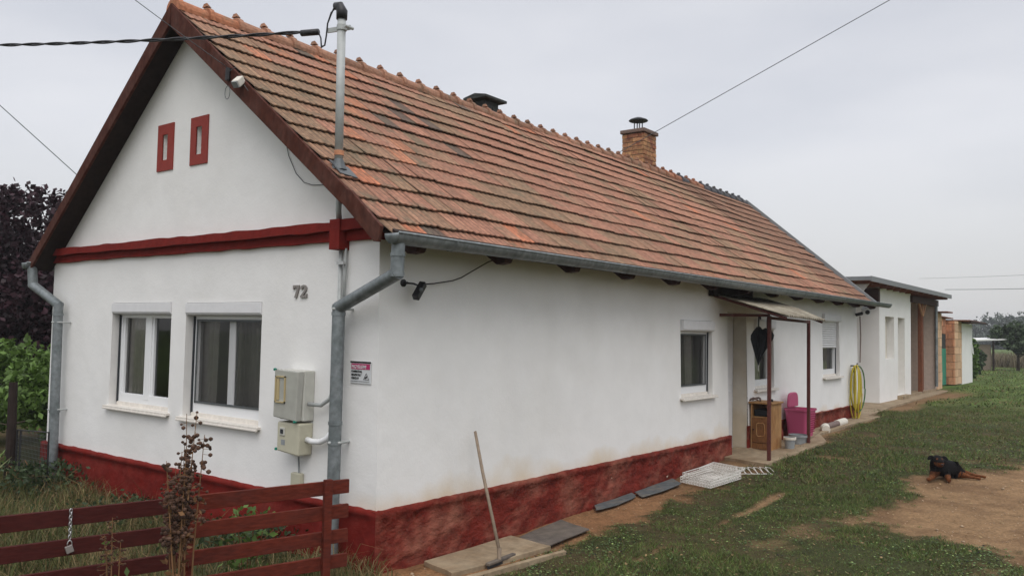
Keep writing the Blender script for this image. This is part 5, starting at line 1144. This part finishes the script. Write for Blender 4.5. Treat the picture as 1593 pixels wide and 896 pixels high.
# ---------------------------------------------------------------- dog
def dog():
    rv = Vector((r0.x, r0.y, 0)); bv = Vector((f.x, f.y, 0)).normalized(); O = Vector((2.385, 6.145, float(gzf(2.385, 6.145))))
    def P(a, b, c): return O+rv*a+bv*b+Vector((0, 0, c))
    me = bpy.data.meshes.new('dog_skel')
    J = []; Eg = []; Rr = []
    def j(a, b, c, rd, par=None):
        J.append(P(a, b, c)); Rr.append(rd); 
        if par is not None: Eg.append((par, len(J)-1))
        return len(J)-1
    hip = j(.30, .13, .085, .070); bel = j(.20, .10, .105, .082, hip); mid = j(.12, .07, .120, .088, bel); chs = j(.035, .01, .135, .105, mid); nek = j(-.005, -.02, .185, .085, chs)
    hd = j(-.025, -.055, .222, .066, nek); mz = j(-.030, -.120, .195, .042, hd); ns = j(-.033, -.160, .185, .032, mz)
    # front legs
    sl = j(-.045, -.04, .085, .045, chs); el = j(-.075, -.055, .045, .034, sl); w1 = j(-.125, -.10, .026, .018, el); p1 = j(-.175, -.14, .020, .023, w1)
    sr = j(.085, -.03, .08, .045, chs); er = j(.085, -.06, .045, .034, sr); w2 = j(.055, -.13, .026, .020, er); p2 = j(.040, -.18, .020, .024, w2)
    # hind legs stretched to the right
    k1 = j(.285, .05, .055, .036, hip); h1 = j(.38, .02, .032, .015, k1); f1 = j(.435, -.005, .028, .014, h1); g1_ = j(.475, -.02, .022, .018, f1)
    k2 = j(.35, .12, .065, .036, hip); h2 = j(.46, .08, .045, .014, k2); f2 = j(.52, .05, .038, .013, h2); g2_ = j(.56, .03, .03, .016, f2)
    tl = j(.37, .17, .05, .016, hip)
    me.from_pydata([tuple(v) for v in J], Eg, []); ob = bpy.data.objects.new('tmp', me); col.objects.link(ob)
    sk = ob.modifiers.new('s', 'SKIN'); sk.use_smooth_shade = True
    for i, v in enumerate(me.skin_vertices[0].data): v.radius = (Rr[i]*1.12, Rr[i]*1.12); v.use_root = (i == mid)
    ss = ob.modifiers.new('b', 'SUBSURF'); ss.levels = 3; ss.render_levels = 3
    bpy.context.view_layer.update(); ev = ob.evaluated_get(bpy.context.evaluated_depsgraph_get()); m2 = bpy.data.meshes.new_from_object(ev); bpy.data.objects.remove(ob)
    black = np.array([.0065, .006, .0065]); tan = np.array([.145, .052, .020]); pale = np.array([.34, .20, .11])
    co = np.array([v.co for v in m2.vertices]); Jn = np.array([tuple(v) for v in J]); seg = [(sl, el, 0), (el, w1, 1), (w1, p1, 1), (er, w2, 1), (w2, p2, 1), (sr, er, 0), (k1, h1, 1), (h1, f1, 1), (f1, g1_, 1), (k2, h2, 1), (h2, f2, 1), (f2, g2_, 1), (hip, k1, 0), (hip, k2, 0), (hip, bel, 0), (bel, mid, 0), (mid, chs, 0), (chs, nek, 0), (nek, hd, 0), (hd, mz, 2), (mz, ns, 2), (hip, tl, 0)]
    C = np.zeros((len(co), 3))
    best = np.full(len(co), 1e9); typ = np.zeros(len(co), int); par = np.zeros(len(co))
    for (a, b, t) in seg:
        A, B = Jn[a], Jn[b]; e_ = B-A; tt = np.clip(((co-A)@e_)/(e_@e_), 0, 1); d = np.linalg.norm(co-A-tt[:, None]*e_, axis=1)/(Rr[a]*(1-tt)+Rr[b]*tt); m_ = d < best; best[m_] = d[m_]; typ[m_] = t; par[m_] = tt[m_]
    jit = RNG.uniform(.75, 1.25, (len(co), 1))
    side = (co-np.array(Jn[mz]))@np.array([rv.x, rv.y, 0]); zrel = co[:, 2]-Jn[mz][2]
    C[:] = black; C[typ == 1] = tan
    mzm = (typ == 2) & (((par > .45) & (zrel < .012)) | (np.abs(side) > .02) & (zrel < .008)); C[mzm] = tan*.8
    chest = (typ == 0) & (co[:, 2] < O.z+.10) & (((co-np.array(O))@np.array([bv.x, bv.y, 0])) < -.04) & (((co-np.array(O))@np.array([rv.x, rv.y, 0])) < .0); C[chest] = tan*.55
    # brow spots
    hdp = Jn[hd]
    for s_ in (-1, 1):
        c = np.array(P(-.025+s_*.026, -.108, .240)); C[np.linalg.norm(co-c, axis=1) < .013] = tan
    C *= jit
    a = m2.color_attributes.new('col', 'FLOAT_COLOR', 'POINT'); a.data.foreach_set('color', np.concatenate([C, np.ones((len(C), 1))], 1).astype(np.float32).ravel())
    root = thing('dog', 'black and tan dog lying on the bare soil patch facing the camera', 'dog', tuple(O))
    fur = mat('dog_fur', (.02, .02, .02), .8, attr=True, var=.45, vs=14, bump=.9, bs=70, spec=.12)
    m2.materials.clear(); body = link('body', m2, fur, root, smooth=True)
    for s_ in (-1, 1):
        q = MB(); b0 = P(-.025+s_*.036, -.06, .252); q.add([b0+rv*s_*-.015+bv*.012, b0+rv*s_*.02-bv*.012, b0+rv*s_*.072+Vector((0, 0, .010)), b0+rv*s_*.092+Vector((0, 0, -.030))-bv*.01, b0+rv*s_*.055+Vector((0, 0, -.032))-bv*.02, b0+rv*s_*.036+Vector((0, 0, .026))], [(0, 1, 5), (1, 4, 3, 2), (1, 2, 5)])
        q.v = [Vector(v) for v in q.v]; e_ = q.build('ear', M['earfur'], root, fix=False); md = e_.modifiers.new('so', 'SOLIDIFY'); md.thickness = .010; sb_ = e_.modifiers.new('ss', 'SUBSURF'); sb_.levels = 2; sb_.render_levels = 2
        q = MB(); q.lathe([(0, -.006), (.006, 0), (0, .006)], P(-.027+s_*.024, -.108, .225), 8); q.build('eye', M['black'], root, smooth=True)
    q = MB(); q.lathe([(0, -.010), (.011, -.005), (.013, .003), (0, .009)], P(-.034, -.178, .192), 10); q.build('nose', M['black'], root, smooth=True)
dog()
# ---------------------------------------------------------------- damp autumn air
hz = MB(); hz.box(-430, 430, -130, 910, -1.3, 14.0); hm = bpy.data.materials.new('haze'); hm.use_nodes = True; hn = hm.node_tree.nodes; hn.remove(hn['Principled BSDF'])
hv = hn.new('ShaderNodeVolumePrincipled'); hv.inputs['Color'].default_value = (.92, .95, 1, 1); hv.inputs['Density'].default_value = .0010; hv.inputs['Anisotropy'].default_value = .1
hm.node_tree.links.new(hv.outputs[0], hn['Material Output'].inputs['Volume']); tag(hz.build('haze', hm), kind='stuff')
sc.cycles.volume_bounces = 0
